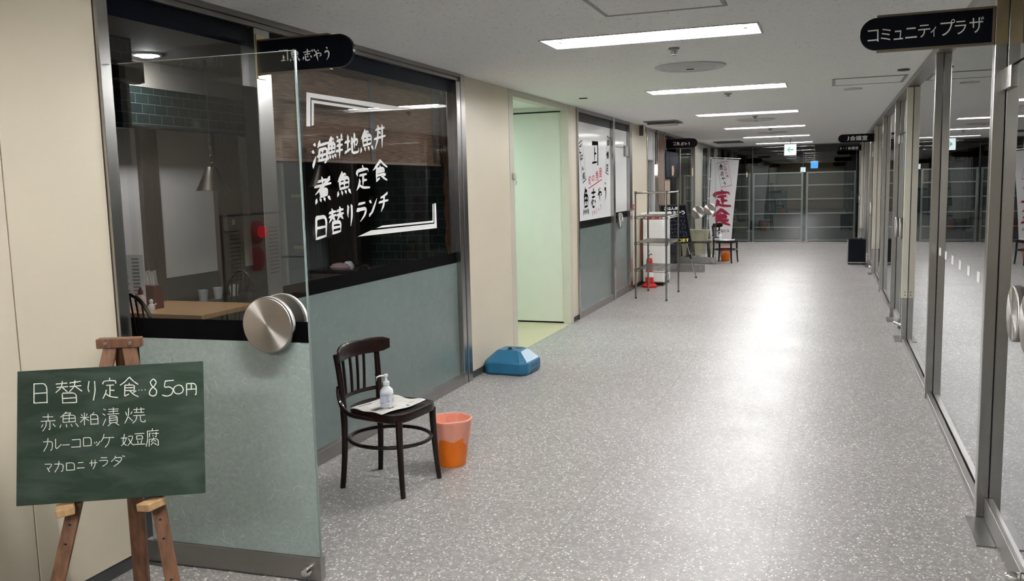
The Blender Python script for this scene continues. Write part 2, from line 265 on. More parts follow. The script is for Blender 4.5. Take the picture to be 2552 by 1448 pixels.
# ------------------------------------------------------------------ mesh helpers
class MB:
    def __init__(s): s.v = []; s.f = []; s.mi = []; s.X = Matrix.Identity(4); s.k = 0
    def add(s, vs, fs):
        o = len(s.v); s.v += [tuple(s.X @ Vector(p)) for p in vs]
        s.f += [tuple(o+i for i in f) for f in fs]; s.mi += [s.k]*len(fs); return s
    def box(s, x0, x1, y0, y1, z0, z1):
        vs = [(x, y, z) for z in (z0, z1) for y in (y0, y1) for x in (x0, x1)]
        return s.add(vs, [(0, 2, 3, 1), (4, 5, 7, 6), (0, 1, 5, 4), (2, 6, 7, 3), (0, 4, 6, 2), (1, 3, 7, 5)])
    def quad(s, a, b, c, d): return s.add([a, b, c, d], [(0, 1, 2, 3)])
    def lathe(s, prof, c=(0, 0, 0), axis='Z', n=32, sx=1.0, sy=1.0):
        vs = []; fs = []
        for r, z in prof:
            for i in range(n):
                a = 2*PI*i/n; p = (r*math.cos(a)*sx, r*math.sin(a)*sy, z)
                if axis == 'X': p = (p[2], p[0], p[1])
                elif axis == 'Y': p = (p[1], p[2], p[0])
                elif axis == '-Y': p = (p[0], -p[2], p[1])
                elif axis == '-X': p = (-p[2], p[1], p[0])
                vs.append((p[0]+c[0], p[1]+c[1], p[2]+c[2]))
        for j in range(len(prof)-1):
            for i in range(n): fs.append((j*n+i, j*n+(i+1) % n, (j+1)*n+(i+1) % n, (j+1)*n+i))
        if prof[0][0] > 1e-6: fs.append(tuple(range(n-1, -1, -1)))
        if prof[-1][0] > 1e-6: fs.append(tuple((len(prof)-1)*n+i for i in range(n)))
        return s.add(vs, fs)
    def sweep(s, path, prof, up=(0, 0, 1), scale=None, closed=False, caps=True):
        P = [Vector(p) for p in path]; n = len(P); m = len(prof); vs = []; fs = []; up = Vector(up)
        for i in range(n):
            a = P[(i-1) % n] if (closed or i > 0) else P[0]; b = P[(i+1) % n] if (closed or i < n-1) else P[-1]
            t = (b-a).normalized(); u = up
            if abs(t.dot(u)) > 0.95: u = Vector((1, 0, 0)) if abs(t.x) < 0.9 else Vector((0, 1, 0))
            sd = t.cross(u).normalized(); uu_ = sd.cross(t)
            k = scale[i] if scale else 1.0
            if not isinstance(k, tuple): k = (k, k)
            for (x, y) in prof: vs.append(tuple(P[i]+sd*x*k[0]+uu_*y*k[1]))
        R = n if closed else n-1
        for i in range(R):
            for j in range(m):
                fs.append((i*m+j, i*m+(j+1) % m, ((i+1) % n)*m+(j+1) % m, ((i+1) % n)*m+j))
        if caps and not closed: fs.append(tuple(range(m-1, -1, -1))); fs.append(tuple((n-1)*m+j for j in range(m)))
        return s.add(vs, fs)
    def tube(s, path, r, n=10, closed=False):
        sc = None
        if isinstance(r, (list, tuple)): sc = list(r); r = 1.0
        return s.sweep(path, [(r*math.cos(2*PI*i/n), r*math.sin(2*PI*i/n)) for i in range(n)], scale=sc, closed=closed)
    def prism(s, poly, fn, d0, d1):
        n = len(poly); vs = [fn(a, b, d0) for a, b in poly]+[fn(a, b, d1) for a, b in poly]
        return s.add(vs, [tuple(range(n-1, -1, -1)), tuple(range(n, 2*n))]+[(i, (i+1) % n, n+(i+1) % n, n+i) for i in range(n)])
    def build(s, name, mats, parent=None, smooth=False, bevel=0.0, loc=None, rot=None, seg=2):
        me = bpy.data.meshes.new(name); me.from_pydata(s.v, [], s.f); me.validate()
        mats = mats if isinstance(mats, (list, tuple)) else [mats]
        for m in mats: me.materials.append(M[m] if isinstance(m, str) else m)
        if len(s.mi) == len(me.polygons):
            for p, k in zip(me.polygons, s.mi): p.material_index = k
        bm = bmesh.new(); bm.from_mesh(me); bmesh.ops.recalc_face_normals(bm, faces=bm.faces[:]); bm.to_mesh(me); bm.free()
        o = bpy.data.objects.new(name, me); COL.objects.link(o)
        if parent: o.parent = parent
        if loc: o.location = loc
        if rot: o.rotation_euler = rot
        if bevel:
            md = o.modifiers.new('bevel', 'BEVEL'); md.width = bevel; md.segments = seg; md.limit_method = 'ANGLE'; md.angle_limit = math.radians(35); md.harden_normals = False
        if smooth:
            for p in me.polygons: p.use_smooth = True
            bmm = bmesh.new(); bmm.from_mesh(me)
            for e in bmm.edges:
                if len(e.link_faces) == 2 and e.calc_face_angle(0) > math.radians(40): e.smooth = False
            bmm.to_mesh(me); bmm.free()
        return o
def tag(o, label=None, cat=None, group=None, kind=None):
    for k, v in (('label', label), ('category', cat), ('group', group), ('kind', kind)):
        if v: o[k] = v
    return o
def thing(name, label, cat, loc=(0, 0, 0), rz=0.0, group=None, kind=None):
    o = bpy.data.objects.new(name, None); COL.objects.link(o); o.location = loc; o.rotation_euler = (0, 0, rz); o.empty_display_size = 0.1
    return tag(o, label, cat, group, kind)
def copy_tree(o, parent=None):
    kids = [c for c in bpy.data.objects if c.parent is o]
    c = o.copy(); COL.objects.link(c)
    if parent: c.parent = parent
    for k in kids: copy_tree(k, c)
    return c
def struct(name, label=None): return thing(name, label, None, kind='structure')
def sbox(name, mat, *b, bevel=0.0, label=None):
    o = MB().box(*b).build(name, mat, bevel=bevel); o['kind'] = 'structure'
    if label: o['label'] = label
    return o
def bez(p0, p1, p2, n=8):
    p0, p1, p2 = map(Vector, (p0, p1, p2)); return [tuple(p0*(1-t)**2+p1*2*t*(1-t)+p2*t*t) for t in [i/n for i in range(n+1)]]

# ------------------------------------------------------------------ lettering
_G = {}
def glyph(ch, bold):
    k = (ch, round(bold, 4))
    if k not in _G:
        c = bpy.data.curves.new('glyph', 'FONT'); c.body = ch; c.resolution_u = 4; c.offset = bold
        o = bpy.data.objects.new('glyph', c); COL.objects.link(o)
        dg = bpy.context.evaluated_depsgraph_get(); me = o.evaluated_get(dg).to_mesh()
        vs = [(v.co.x, v.co.y) for v in me.vertices]; fs = [tuple(p.vertices) for p in me.polygons]
        o.evaluated_get(dg).to_mesh_clear(); bpy.data.objects.remove(o); bpy.data.curves.remove(c)
        xs = [a for a, b in vs]; ys = [b for a, b in vs]
        _G[k] = (vs, fs, min(xs), max(xs), min(ys), max(ys))
    return _G[k]
def letters(mb, items, fn, bold=0.0, wob=0.0):
    for (ch, ox, oy, ux, uy, vx, vy) in items:
        vs, fs, x0, x1, y0, y1 = glyph(ch, 0.0)
        ph = random.random()*6; d = bold*0.55; kk = -5
        o_ = Vector(fn(ox, oy)); nn = (Vector(fn(ox+0.01, oy))-o_).cross(Vector(fn(ox, oy+0.01))-o_).normalized()
        for dx, dy in (((0, 0),) if d < 0.003 else ((d, d), (d, -d), (-d, d), (-d, -d), (d, 0), (-d, 0), (0, d), (0, -d))):
          out = []; kk += 1
          for a, b in vs:
            s = (a+dx-x0)/max(1e-6, x1-x0); t = (b+dy-y0)/max(1e-6, y1-y0)
            if wob: s += wob*math.sin(5*t+ph)*0.5; t += wob*math.sin(4*s+ph)
            out.append(tuple(Vector(fn(ox+ux*s+vx*t, oy+uy*s+vy*t))+nn*(kk*2.5e-5)))
          mb.add(out, fs)
    return mb
def row(text, x0, y0, w, h, gap=0.15):
    # a plain line of characters in a box
    n = len(text); cw = w/(n+(n-1)*gap); return [(c, x0+i*cw*(1+gap), y0, cw, 0, 0, h) for i, c in enumerate(text) if c != ' ']

# handwriting: strokes of each character on a 100 x 100 square
_S = '''日:10,100 10,0;10,100 90,98 90,0;10,50 88,50;10,4 90,4
替:0,88 45,90;2,72 48,74;24,100 22,70 0,48;25,70 46,50;52,90 98,92;52,74 100,75;75,100 73,72 52,50;76,72 100,50;25,44 25,0;25,44 78,44 78,0;25,23 78,23;25,2 78,2
り:20,100 10,60 22,45;75,100 80,50 60,0
定:50,100 50,88;8,70 12,86 90,86 86,70;28,64 76,64;52,64 52,10;52,38 78,38;28,42 24,20 8,0;22,24 50,6 100,0
食:50,100 25,78 0,62;50,100 75,78 100,62;50,72 50,62;25,62 78,62 78,34;25,48 78,48;25,34 78,34;25,62 25,8;25,8 48,18;88,30 70,24;52,34 72,14 100,0
…:5,60 12,40;45,55 52,35;85,55 92,40
8:75,80 50,100 22,82 40,58 78,35 72,8 45,0 15,14 25,40 60,60 75,80
5:90,100 30,98;30,98 22,58 60,62 88,40 75,8 40,0 10,10
0:50,100 15,85 5,50 20,10 50,0 85,12 97,50 80,92 50,100
円:8,98 8,0;8,98 92,98 92,2 80,8;50,98 50,52;8,52 92,52
赤:18,82 82,82;50,100 50,58;5,58 95,58;40,58 36,28 15,2;62,58 62,6 52,12;20,40 8,22;80,42 96,22
魚:35,100 18,80 2,66;28,90 62,92 48,76;18,76 18,34;18,76 82,76 82,34;18,56 82,56;50,76 50,34;18,35 82,35;8,22 0,2;34,22 38,4;60,22 66,4;84,24 100,2
粕:8,90 14,72;42,92 34,72;2,62 48,62;25,100 25,0;24,58 2,26;26,58 48,34;76,100 68,82;58,80 58,2;58,80 96,80 96,2;58,44 96,44;58,6 96,6
漬:8,96 20,86;2,68 16,58;4,4 20,40;34,90 96,90;38,78 92,78;30,64 100,64;65,100 65,64;42,54 42,16;42,54 88,54 88,16;42,42 88,42;42,30 88,30;42,17 88,17;52,14 32,0;76,14 98,0
焼:6,74 12,54;38,76 30,58;22,100 22,50 2,2;22,42 40,14;45,86 98,86;60,98 58,68;82,98 82,68;48,68 96,68;42,50 100,50;62,50 58,22 40,0;78,50 78,8 100,4 100,18
カ:5,72 92,72 84,10 68,4;48,100 44,50 8,0
レ:15,100 15,4 95,50
ー:0,50 100,54
コ:8,92 90,92;90,92 90,6;4,8 94,8
ロ:8,94 8,4;8,94 92,94 92,4;8,8 92,8
ッ:10,80 22,45;42,90 52,55;96,95 80,40 40,0
ケ:28,100 22,70 4,45;24,72 98,72;66,72 60,30 35,0
奴:28,100 10,30 44,4;42,70 30,30 2,2;0,66 48,68;54,80 94,82 84,40 50,0;58,62 76,26 100,0
豆:8,94 92,94;25,76 25,46;25,76 76,76 76,46;25,48 76,48;32,36 38,10;70,38 62,10;2,4 98,4
腐:50,100 50,90;10,88 96,88;14,88 14,40 2,0;34,80 24,66;29,72 29,52;42,72 96,72;76,80 76,50 68,54;50,64 56,56;26,42 26,0;26,42 92,42 92,2 84,8;58,50 58,42;58,42 40,26;60,36 78,26;58,26 40,8;60,20 80,8
マ:4,90 94,90 66,52 44,38;30,54 62,10
ニ:18,80 84,80;4,14 98,14
サ:2,66 98,68;28,96 28,30;72,98 70,36 44,0
ラ:18,96 84,96;4,66 94,66 80,30 36,0
ダ:40,100 28,70 6,48;34,82 86,82 72,40 24,0;36,60 66,42;88,100 92,88;97,97 101,86
海:10,96 22,84;2,66 16,56;4,2 22,42;45,100 30,74;40,86 98,88;42,66 36,18;42,66 88,66 82,10 70,6;28,42 100,44;36,20 86,20;60,64 58,46;58,40 56,22
鮮:22,100 2,72;16,88 38,90 28,76;6,72 6,36;6,72 46,72 46,36;6,55 46,55;26,72 26,36;6,36 46,36;4,22 0,4;16,22 18,6;32,22 36,6;46,24 54,8;62,98 70,84;92,100 84,84;58,80 98,80;60,58 96,58;54,36 100,36;78,80 78,0
地:2,66 36,68;20,96 20,22;0,16 40,30;42,58 90,74 86,40 76,42;66,98 66,24;50,80 50,12 60,4 96,4 98,24
丼:14,86 88,88;4,46 98,50;34,100 32,40 8,0;68,100 68,0;46,72 56,58
煮:20,88 72,90;46,100 46,70;2,70 98,72;88,96 50,66 4,40;34,50 34,26;34,50 76,52 76,26;34,38 76,38;34,27 76,27;14,18 4,0;36,16 40,2;58,16 64,2;80,18 96,0
ン:10,86 34,68;4,6 40,22 96,90
チ:86,98 50,86 16,80;2,56 98,58;54,84 52,40 22,0
志:8,78 94,80;50,100 50,56;22,56 80,57;12,36 4,10;34,42 34,8 46,2 74,4 76,18;54,40 62,26;84,38 98,18
や:2,50 50,70 86,66 92,48 70,40;50,98 58,84;24,88 40,40 52,0
う:40,100 62,88;12,62 56,74 82,56 74,24 40,0
上:48,100 48,6;48,58 84,60;4,4 98,6'''
STROKES = {}
for _l in _S.split('\n'):
    STROKES[_l[0]] = [[tuple(float(t)/100 for t in p.split(',')) for p in s.split(' ')] for s in _l[2:].split(';')]
def strokes(mb, items, fn, width, brush=True, bold=0.02, jit=0.015):
    # fn(a, b, e): plane coordinates plus a hair of lift so that crossing strokes do not share a plane
    e = 0.0
    for it in items:
        ch, ox, oy, ux, uy, vx, vy = it
        if ch not in STROKES: letters(mb, [it], lambda a, b: fn(a, b, 0), bold); continue
        for st in STROKES[ch]:
            e += 2e-6
            P = [Vector((ox+ux*(s+random.uniform(-jit, jit))+vx*(t+random.uniform(-jit, jit)), oy+uy*(s+random.uniform(-jit, jit))+vy*(t+random.uniform(-jit, jit)))) for s, t in st]
            if len(P) > 2:
                for q in range(2):
                    Q = [P[0]]
                    for a, b in zip(P[:-1], P[1:]): Q += [a*0.8+b*0.2, a*0.2+b*0.8]
                    P = Q+[P[-1]]
            R = [P[0]]; L_ = sum((b-a).length for a, b in zip(P[:-1], P[1:]))
            if L_ < 1e-6: continue
            for a, b in zip(P[:-1], P[1:]):
                n = max(1, int((b-a).length/(L_/10))); R += [a+(b-a)*i/n for i in range(1, n+1)]
            pv = None; run = 0.0; D0 = (R[1]-R[0]).normalized(); D1 = (R[-1]-R[-2]).normalized()
            if brush: R[0] = R[0]-D0*width*0.25
            for i, p in enumerate(R):
                if i: run += (p-R[i-1]).length
                k = run/L_; d = (R[min(i+1, len(R)-1)]-R[max(i-1, 0)]).normalized(); nn = Vector((-d.y, d.x))
                if brush:
                    hz = abs(d.x) > 0.85*d.length and D1.y > -0.4
                    w = width*(0.62 if hz else 0.86)*(0.55 if i == 0 else 1.0)*(1.18 if k < 0.12 else 1.0)*(1.0 if k < 0.62 else (1.0-(k-0.62)/0.38*(0.25 if hz else 0.72)))
                    sh = d*width*(0.28 if i == 0 else 0)
                else: w = width*random.uniform(0.8, 1.1); sh = Vector((0, 0))
                q = (p+nn*w/2+sh, p-nn*w/2-sh*0.4)
                if pv: mb.quad(fn(*pv[0], e), fn(*q[0], e), fn(*q[1], e), fn(*pv[1], e))
                pv = q
    return mb
WINDOW_TEXT = [
    ('海', 4.3731, 1.7366, 0.1879, 0.0299, 0.0126, 0.138), ('鮮', 4.5435, 1.7719, 0.176, 0.0282, 0.0127, 0.1402), ('地', 4.7426, 1.8113, 0.1744, 0.0282, 0.0112, 0.1256),
    ('魚', 4.9365, 1.8287, 0.1711, 0.0273, 0.0125, 0.1427), ('丼', 5.1133, 1.8633, 0.1652, 0.0265, 0.0126, 0.1455), ('煮', 4.3768, 1.5206, 0.1878, 0.0225, 0.0134, 0.1464),
    ('魚', 4.6323, 1.5552, 0.1642, 0.0198, 0.0131, 0.1458), ('定', 4.8535, 1.5954, 0.1838, 0.0225, 0.0128, 0.145), ('食', 5.0822, 1.6397, 0.1983, 0.0248, 0.0121, 0.1391),
    ('日', 4.3635, 1.3179, 0.1358, 0.0113, 0.0114, 0.1252), ('替', 4.5181, 1.3377, 0.1703, 0.0144, 0.0132, 0.1459), ('り', 4.7306, 1.3755, 0.0733, 0.0064, 0.0111, 0.125),
    ('ラ', 4.8469, 1.3972, 0.1363, 0.0122, 0.0102, 0.1157), ('ン', 5.0091, 1.4261, 0.1128, 0.0104, 0.0103, 0.1186), ('チ', 5.1452, 1.4496, 0.1358, 0.0127, 0.0101, 0.1173),
]
SIGN_NEAR = [
    ('魚', -2.5897, 2.2554, 0.0554, 0.0017, 0.0038, 0.0601), ('志', -2.5172, 2.2537, 0.0571, 0.0017, 0.0034, 0.0562), ('や', -2.4503, 2.249, 0.0465, 0.0014, 0.0032, 0.0537),
    ('う', -2.3908, 2.25, 0.0346, 0.0011, 0.0035, 0.0611), ('上', -2.6433, 2.2638, 0.0272, 0.0008, 0.0017, 0.0256),
]
SIGN_PLAZA = [
    ('コ', 0.1514, 2.2245, 0.0467, 0.0008, -0.0013, 0.0543), ('ミ', 0.2069, 2.2265, 0.0433, 0.0008, -0.0013, 0.0533), ('ュ', 0.262, 2.2263, 0.039, 0.0007, -0.0011, 0.0415),
    ('ニ', 0.3106, 2.2288, 0.0483, 0.0008, -0.0013, 0.0471), ('テ', 0.3638, 2.2287, 0.0507, 0.0009, -0.0016, 0.0553), ('ィ', 0.4155, 2.2282, 0.0228, 0.0004, -0.0014, 0.0455),
    ('プ', 0.4558, 2.2286, 0.0588, 0.001, -0.0022, 0.0698), ('ラ', 0.5145, 2.2305, 0.0457, 0.0008, -0.0019, 0.058), ('ザ', 0.5727, 2.2309, 0.0576, 0.001, -0.0024, 0.0686),
]
SHOP_BLACK = [
    ('魚', 10.2794, 1.214, 0.2448, 0.003, 0.0176, 0.3402), ('志', 10.6416, 1.3065, 0.2327, 0.0046, 0.0119, 0.2405), ('や', 10.9813, 1.3809, 0.2129, 0.0054, 0.0082, 0.1741),
    ('う', 11.3287, 1.3828, 0.1117, 0.0028, 0.0105, 0.2356), ('上', 10.7222, 1.8619, 0.2385, 0.0159, 0.0099, 0.2029), ('ご', 10.1265, 1.9733, 0.0975, 0.0078, 0.0057, 0.1067),
    ('は', 10.1636, 1.8915, 0.1053, 0.0077, 0.0038, 0.0728), ('ん', 10.22, 1.7721, 0.1065, 0.0066, 0.0026, 0.0501), ('処', 10.2568, 1.668, 0.1182, 0.0062, 0.0041, 0.0797),
    ('自', 11.5157, 2.1139, 0.1187, 0.0098, 0.0034, 0.0768), ('慢', 11.4734, 1.9379, 0.1225, 0.0084, 0.004, 0.092), ('店', 11.4443, 1.7677, 0.1178, 0.0065, 0.0045, 0.1025),
]
SHOP_RED = [
    ('旬', 10.517, 1.5915, 0.1239, 0.0087, 0.006, 0.1186), ('の', 10.6959, 1.6359, 0.1317, 0.0096, 0.0038, 0.0774), ('魚', 10.8822, 1.6403, 0.1521, 0.011, 0.0063, 0.1316),
    ('屋', 11.0641, 1.6848, 0.1442, 0.0108, 0.0058, 0.1244), ('う', 10.6746, 1.2029, 0.0578, 0.0021, 0.0031, 0.0639), ('お', 10.776, 1.2235, 0.0667, 0.0025, 0.0026, 0.054),
    ('じ', 10.8707, 1.2348, 0.0717, 0.0028, 0.0028, 0.0591), ('ょ', 10.9917, 1.2605, 0.0528, 0.0021, 0.0019, 0.0411), ('う', 11.0985, 1.2821, 0.0578, 0.0024, 0.0026, 0.0563),
]
CHALK = [
    ('日', -0.2509, 0.1102, 0.052, -0.0001, -0.0009, 0.0663), ('替', -0.1757, 0.1054, 0.0827, -0.0001, -0.0008, 0.0749), ('り', -0.0766, 0.1088, 0.0334, -0.0, -0.0004, 0.0655),
    ('定', -0.0298, 0.1142, 0.053, -0.0001, -0.0002, 0.0663), ('食', 0.0303, 0.1123, 0.0591, -0.0001, -0.0, 0.0673), ('…', 0.0894, 0.1286, 0.0243, -0.0, 0.0, 0.0119),
    ('8', 0.1179, 0.111, 0.0399, -0.0001, 0.0003, 0.059), ('5', 0.1625, 0.1082, 0.0466, -0.0001, 0.0003, 0.0526), ('0', 0.2013, 0.1137, 0.0359, -0.0, 0.0003, 0.0301),
    ('円', 0.2432, 0.1068, 0.0378, -0.0001, 0.0004, 0.0404), ('赤', -0.2266, 0.0171, 0.0519, -0.0003, -0.0008, 0.0574), ('魚', -0.1633, 0.0247, 0.0591, -0.0003, -0.0005, 0.0524),
    ('粕', -0.0995, 0.0288, 0.0595, -0.0003, -0.0003, 0.0418), ('漬', -0.0277, 0.0217, 0.0551, -0.0003, -0.0002, 0.0608), ('焼', 0.0426, 0.0254, 0.0672, -0.0003, 0.0, 0.0518),
    ('カ', -0.2172, -0.0485, 0.0345, -0.0003, -0.0006, 0.0433), ('レ', -0.1798, -0.0469, 0.023, -0.0002, -0.0004, 0.037), ('ー', -0.1552, -0.0351, 0.0231, -0.0002, -0.0001, 0.0069),
    ('コ', -0.1279, -0.0429, 0.033, -0.0002, -0.0002, 0.0288), ('ロ', -0.0903, -0.0413, 0.029, -0.0002, -0.0002, 0.0308), ('ッ', -0.0555, -0.0407, 0.0204, -0.0001, -0.0001, 0.0154),
    ('ケ', -0.0351, -0.0481, 0.0455, -0.0003, -0.0001, 0.0436), ('奴', 0.032, -0.0479, 0.041, -0.0003, -0.0, 0.0392), ('豆', 0.0731, -0.0466, 0.037, -0.0003, 0.0001, 0.0395),
    ('腐', 0.1113, -0.0551, 0.0442, -0.0003, 0.0002, 0.0589), ('マ', -0.2117, -0.1192, 0.0269, -0.0003, -0.0004, 0.0317), ('カ', -0.1819, -0.119, 0.0333, -0.0003, -0.0004, 0.0367),
    ('ロ', -0.1446, -0.117, 0.0299, -0.0003, -0.0002, 0.0275), ('ニ', -0.1101, -0.1136, 0.026, -0.0003, -0.0002, 0.0266), ('サ', -0.0696, -0.1165, 0.0261, -0.0003, -0.0002, 0.0308),
    ('ラ', -0.0389, -0.1098, 0.0314, -0.0003, -0.0001, 0.0294), ('ダ', -0.0029, -0.1124, 0.0455, -0.0005, -0.0001, 0.0345),
]
BANNER_RED = [
    ('定', -2.3141, 1.0545, 0.3737, 0.0328, -0.0013, 0.3431), ('食', -2.3263, 0.6576, 0.3613, 0.0345, -0.0013, 0.3394), ('ご', -2.0936, 1.8949, 0.0607, 0.0044, -0.0004, 0.0786),
    ('は', -2.0837, 1.8261, 0.058, 0.0042, -0.0003, 0.0543), ('ん', -2.0658, 1.7599, 0.0445, 0.0033, -0.0003, 0.0503), ('処', -2.0424, 1.6839, 0.0485, 0.0037, -0.0003, 0.0567),
]
BANNER_BLACK = [
    ('魚', -2.1839, 1.8317, 0.0731, 0.0053, -0.0006, 0.1228), ('志', -2.1644, 1.7187, 0.0758, 0.0057, -0.0004, 0.0884), ('や', -2.1422, 1.6247, 0.0839, 0.0065, -0.0003, 0.0629),
    ('う', -2.1051, 1.5138, 0.0541, 0.0043, -0.0004, 0.0839), ('埼', -2.2366, 0.5287, 0.0616, 0.006, -0.0003, 0.0663), ('玉', -2.1641, 0.534, 0.0614, 0.006, -0.0003, 0.0537),
    ('ビ', -2.0931, 0.5365, 0.0571, 0.0056, -0.0003, 0.0512), ('ル', -2.0278, 0.5376, 0.057, 0.0056, -0.0003, 0.0567),
]

# ------------------------------------------------------------------ the corridor shell
FX0, FX1, FW = -1.71, -0.41, 0.36
ROWS = [-1.20, 2.12, 5.45, 8.78, 12.11, 15.44, 18.84, 22.20]
Y0, Y1 = -4.0, 23.48
sbox('floor', 'floor', -2.86, 0.73, Y0, 23.9, -0.1, 0.0)
mb = MB()
mb.box(-2.86, FX0, Y0, Y1, CEIL, CEIL+0.02); mb.box(FX1, XR+0.06, Y0, Y1, CEIL, CEIL+0.02)
ys = [Y0]
for y in ROWS: ys += [y-FW/2, y+FW/2]
ys.append(Y1)
for a, b in zip(ys[0::2], ys[1::2]): mb.box(FX0, FX1, a, b, CEIL, CEIL+0.02)
o = mb.build('ceiling', 'ceil'); o['kind'] = 'structure'
sbox('wall_behind', 'cream', -2.86, 0.73, Y0-0.1, Y0, 0, CEIL)

# left wall: near enamelled panels, with the fire alarm cabinet set in them just before the picture starts
sbox('wall_left', 'cream', -2.90, XL, Y0, 2.328, 0.06, CEIL, bevel=0.003)
sbox('wall_left', 'cream', -2.90, XL, 2.332, 2.80, 0.06, CEIL, bevel=0.003)
sbox('wall_left', 'cream', -2.90, XL, 6.562, 7.625, 0.06, CEIL, bevel=0.003)
sbox('wall_left', 'cream', -2.90, XL, 9.69, 9.90, 0.06, CEIL, bevel=0.003)
sbox('wall_left', 'cream', -2.90, XL, 12.895, 14.08, 0.06, CEIL, bevel=0.004)
sbox('wall_left', 'cream_metal', -2.90, XL, 19.40, 20.55, 0.0, CEIL, bevel=0.004)
for a, b in ((Y0, 2.80), (6.56, 7.625), (9.69, 9.90), (12.895, 14.08)):
    sbox('baseboard_left', 'rubber', -2.89, XL-0.006, a, b, 0, 0.06)

# branch corridor on the left
sbox('floor_branch', 'beigefloor', -7.0, -2.80, 7.74, 9.60, -0.09, 0.003)
sbox('ceiling_branch', 'ceil', -7.0, -2.86, 7.62, 9.64, 2.49, 2.51)
sbox('wall_branch', 'mint', -7.0, -2.90, 7.62, 7.72, 0, 2.49)
sbox('wall_branch', 'mint', -7.0, -2.86, 9.62, 9.72, 0, 2.49)
sbox('wall_branch', 'mint', -7.1, -7.0, 7.62, 9.72, 0, 2.49)
d = struct('door_2', 'pale full height door panel in the branch passage')
MB().box(-4.5, -2.885, 9.585, 9.612, 0.022, 2.425).build('door_leaf', 'mint', d, bevel=0.002)
MB().box(-4.5, -2.86, 9.612, 9.618, 0.002, 2.44).build('door_gap', 'void', d)
sbox('trim_branch', 'cream_metal', -2.90, XL+0.004, 7.628, 7.745, 0, CEIL, bevel=0.004)
sbox('trim_branch', 'cream_metal', -2.885, XL+0.004, 9.575, 9.686, 0, CEIL, bevel=0.006)
sbox('trim_branch', 'cream_metal', -2.90, XL+0.002, 7.745, 9.575, 2.435, CEIL, bevel=0.003)
sbox('trim_branch', 'mint', -6.9, -2.90, 9.60, 9.622, 2.445, 2.489)
t = thing('ceiling_lamp', 'lit ceiling lamp inside the branch passage, greenish white', 'lamp', (-4.45, 8.6, 2.489))
MB().box(-0.17, 0.17, -0.62, 0.62, -0.03, -0.001).build('lamp_body', 'trough', t)
MB().box(-0.13, 0.13, -0.58, 0.58, -0.038, -0.031).build('diffuser', 'mintlight', t)
t = thing('door_catch', 'small cream catch on the near jamb of the branch passage', 'catch', (XL+0.004, 7.70, 1.69))
MB().box(0.0, 0.03, -0.025, 0.025, -0.02, 0.035).build('catch_body', 'cream_metal', t, bevel=0.008)
MB().tube([(0.015, 0.0, -0.02), (0.03, 0.01, -0.05), (0.018, 0.02, -0.075)], 0.005, 8).build('hook', 'ltgrey', t, True)

# ------------------------------------------------------------------ left shop front, near part
fr = struct('trim_1', 'stainless frame of the near shop front')
MB().box(-2.87, XL+0.016, 2.803, 2.865, 0, CEIL).build('jamb', 'steel', fr, bevel=0.003)
MB().box(-2.87, XL+0.016, 3.835, 3.965, 0, CEIL-0.06).build('mullion', 'steel', fr, bevel=0.003)
MB().box(-2.87, XL+0.016, 6.40, 6.475, 0, CEIL-0.06).build('jamb', 'steel', fr, bevel=0.003)
MB().box(-2.87, XL+0.022, 6.478, 6.56, 0, CEIL).build('jamb', 'steel', fr, bevel=0.003)
MB().box(-2.87, XL+0.018, 2.865, 6.478, CEIL-0.028, CEIL-0.001).box(-2.87, XL+0.004, 2.865, 6.478, CEIL-0.055, CEIL-0.029).build('head', 'steel_d', fr, bevel=0.002)
MB().box(-2.87, XL+0.014, 3.965, 6.40, 0, 0.082).build('sill', 'rail', fr, bevel=0.003)

w = struct('window_1', 'large shop window with white brush lettering and frosted lower half')
def pane_l(mb, y0, y1, z0, z1, x=XG): return mb.quad((x, y0, z0), (x, y1, z0), (x, y1, z1), (x, y0, z1))
pane_l(MB(), 3.965, 6.40, 1.0, CEIL-0.055).build('glass', 'glass_d', w)
def fibres(mb, n, fn, W, H, lmin=0.018, lmax=0.05, wd=0.0007):
    for i in range(n):
        x = random.uniform(0.01, W-0.01); y = random.uniform(0.01, H-0.01); a = random.uniform(0, 2*PI); k = random.uniform(-45, 45)
        if random.random() < 0.3: k *= 2.2
        l = random.uniform(lmin, lmax); m = 9; prev = None; wv = wd*random.uniform(0.5, 1.3)
        for j in range(m):
            p = (x, y); q = (p[0]-math.sin(a)*wv, p[1]+math.cos(a)*wv); r = (p[0]+math.sin(a)*wv, p[1]-math.cos(a)*wv)
            if prev and all(0 < t[0] < W and 0 < t[1] < H for t in (q, r)):
                mb.quad(fn(*prev[0]), fn(*q), fn(*r), fn(*prev[1]))
            prev = (q, r); x += math.cos(a)*l/m; y += math.sin(a)*l/m; a += k*l/m
    return mb
mb = MB().box(XG-0.003, XG+0.001, 3.965, 6.40, 0.082, 1.0); mb.k = 1
fibres(mb, 240, lambda a, b: (XG+0.0016, 3.965+a, 0.082+b), 2.435, 0.918, 0.02, 0.05, 0.0005)
mb.build('frosted_panel', ['frost_d', 'fibre_d'], w)
pane_l(MB(), 3.965, 6.40, 1.0, 1.085, XG+0.001).build('black_band', 'black', w)
pane_l(MB(), 3.965, 6.40, 2.345, CEIL-0.055, XG+0.001).build('top_band', 'navy', w)
mb = strokes(MB(), WINDOW_TEXT, lambda a, b, e: (XG+0.0012+e, a, b), 0.026)
def poly_l(mb, pts, x): return mb.add([(x, a, b) for a, b in pts], [tuple(range(len(pts)))])
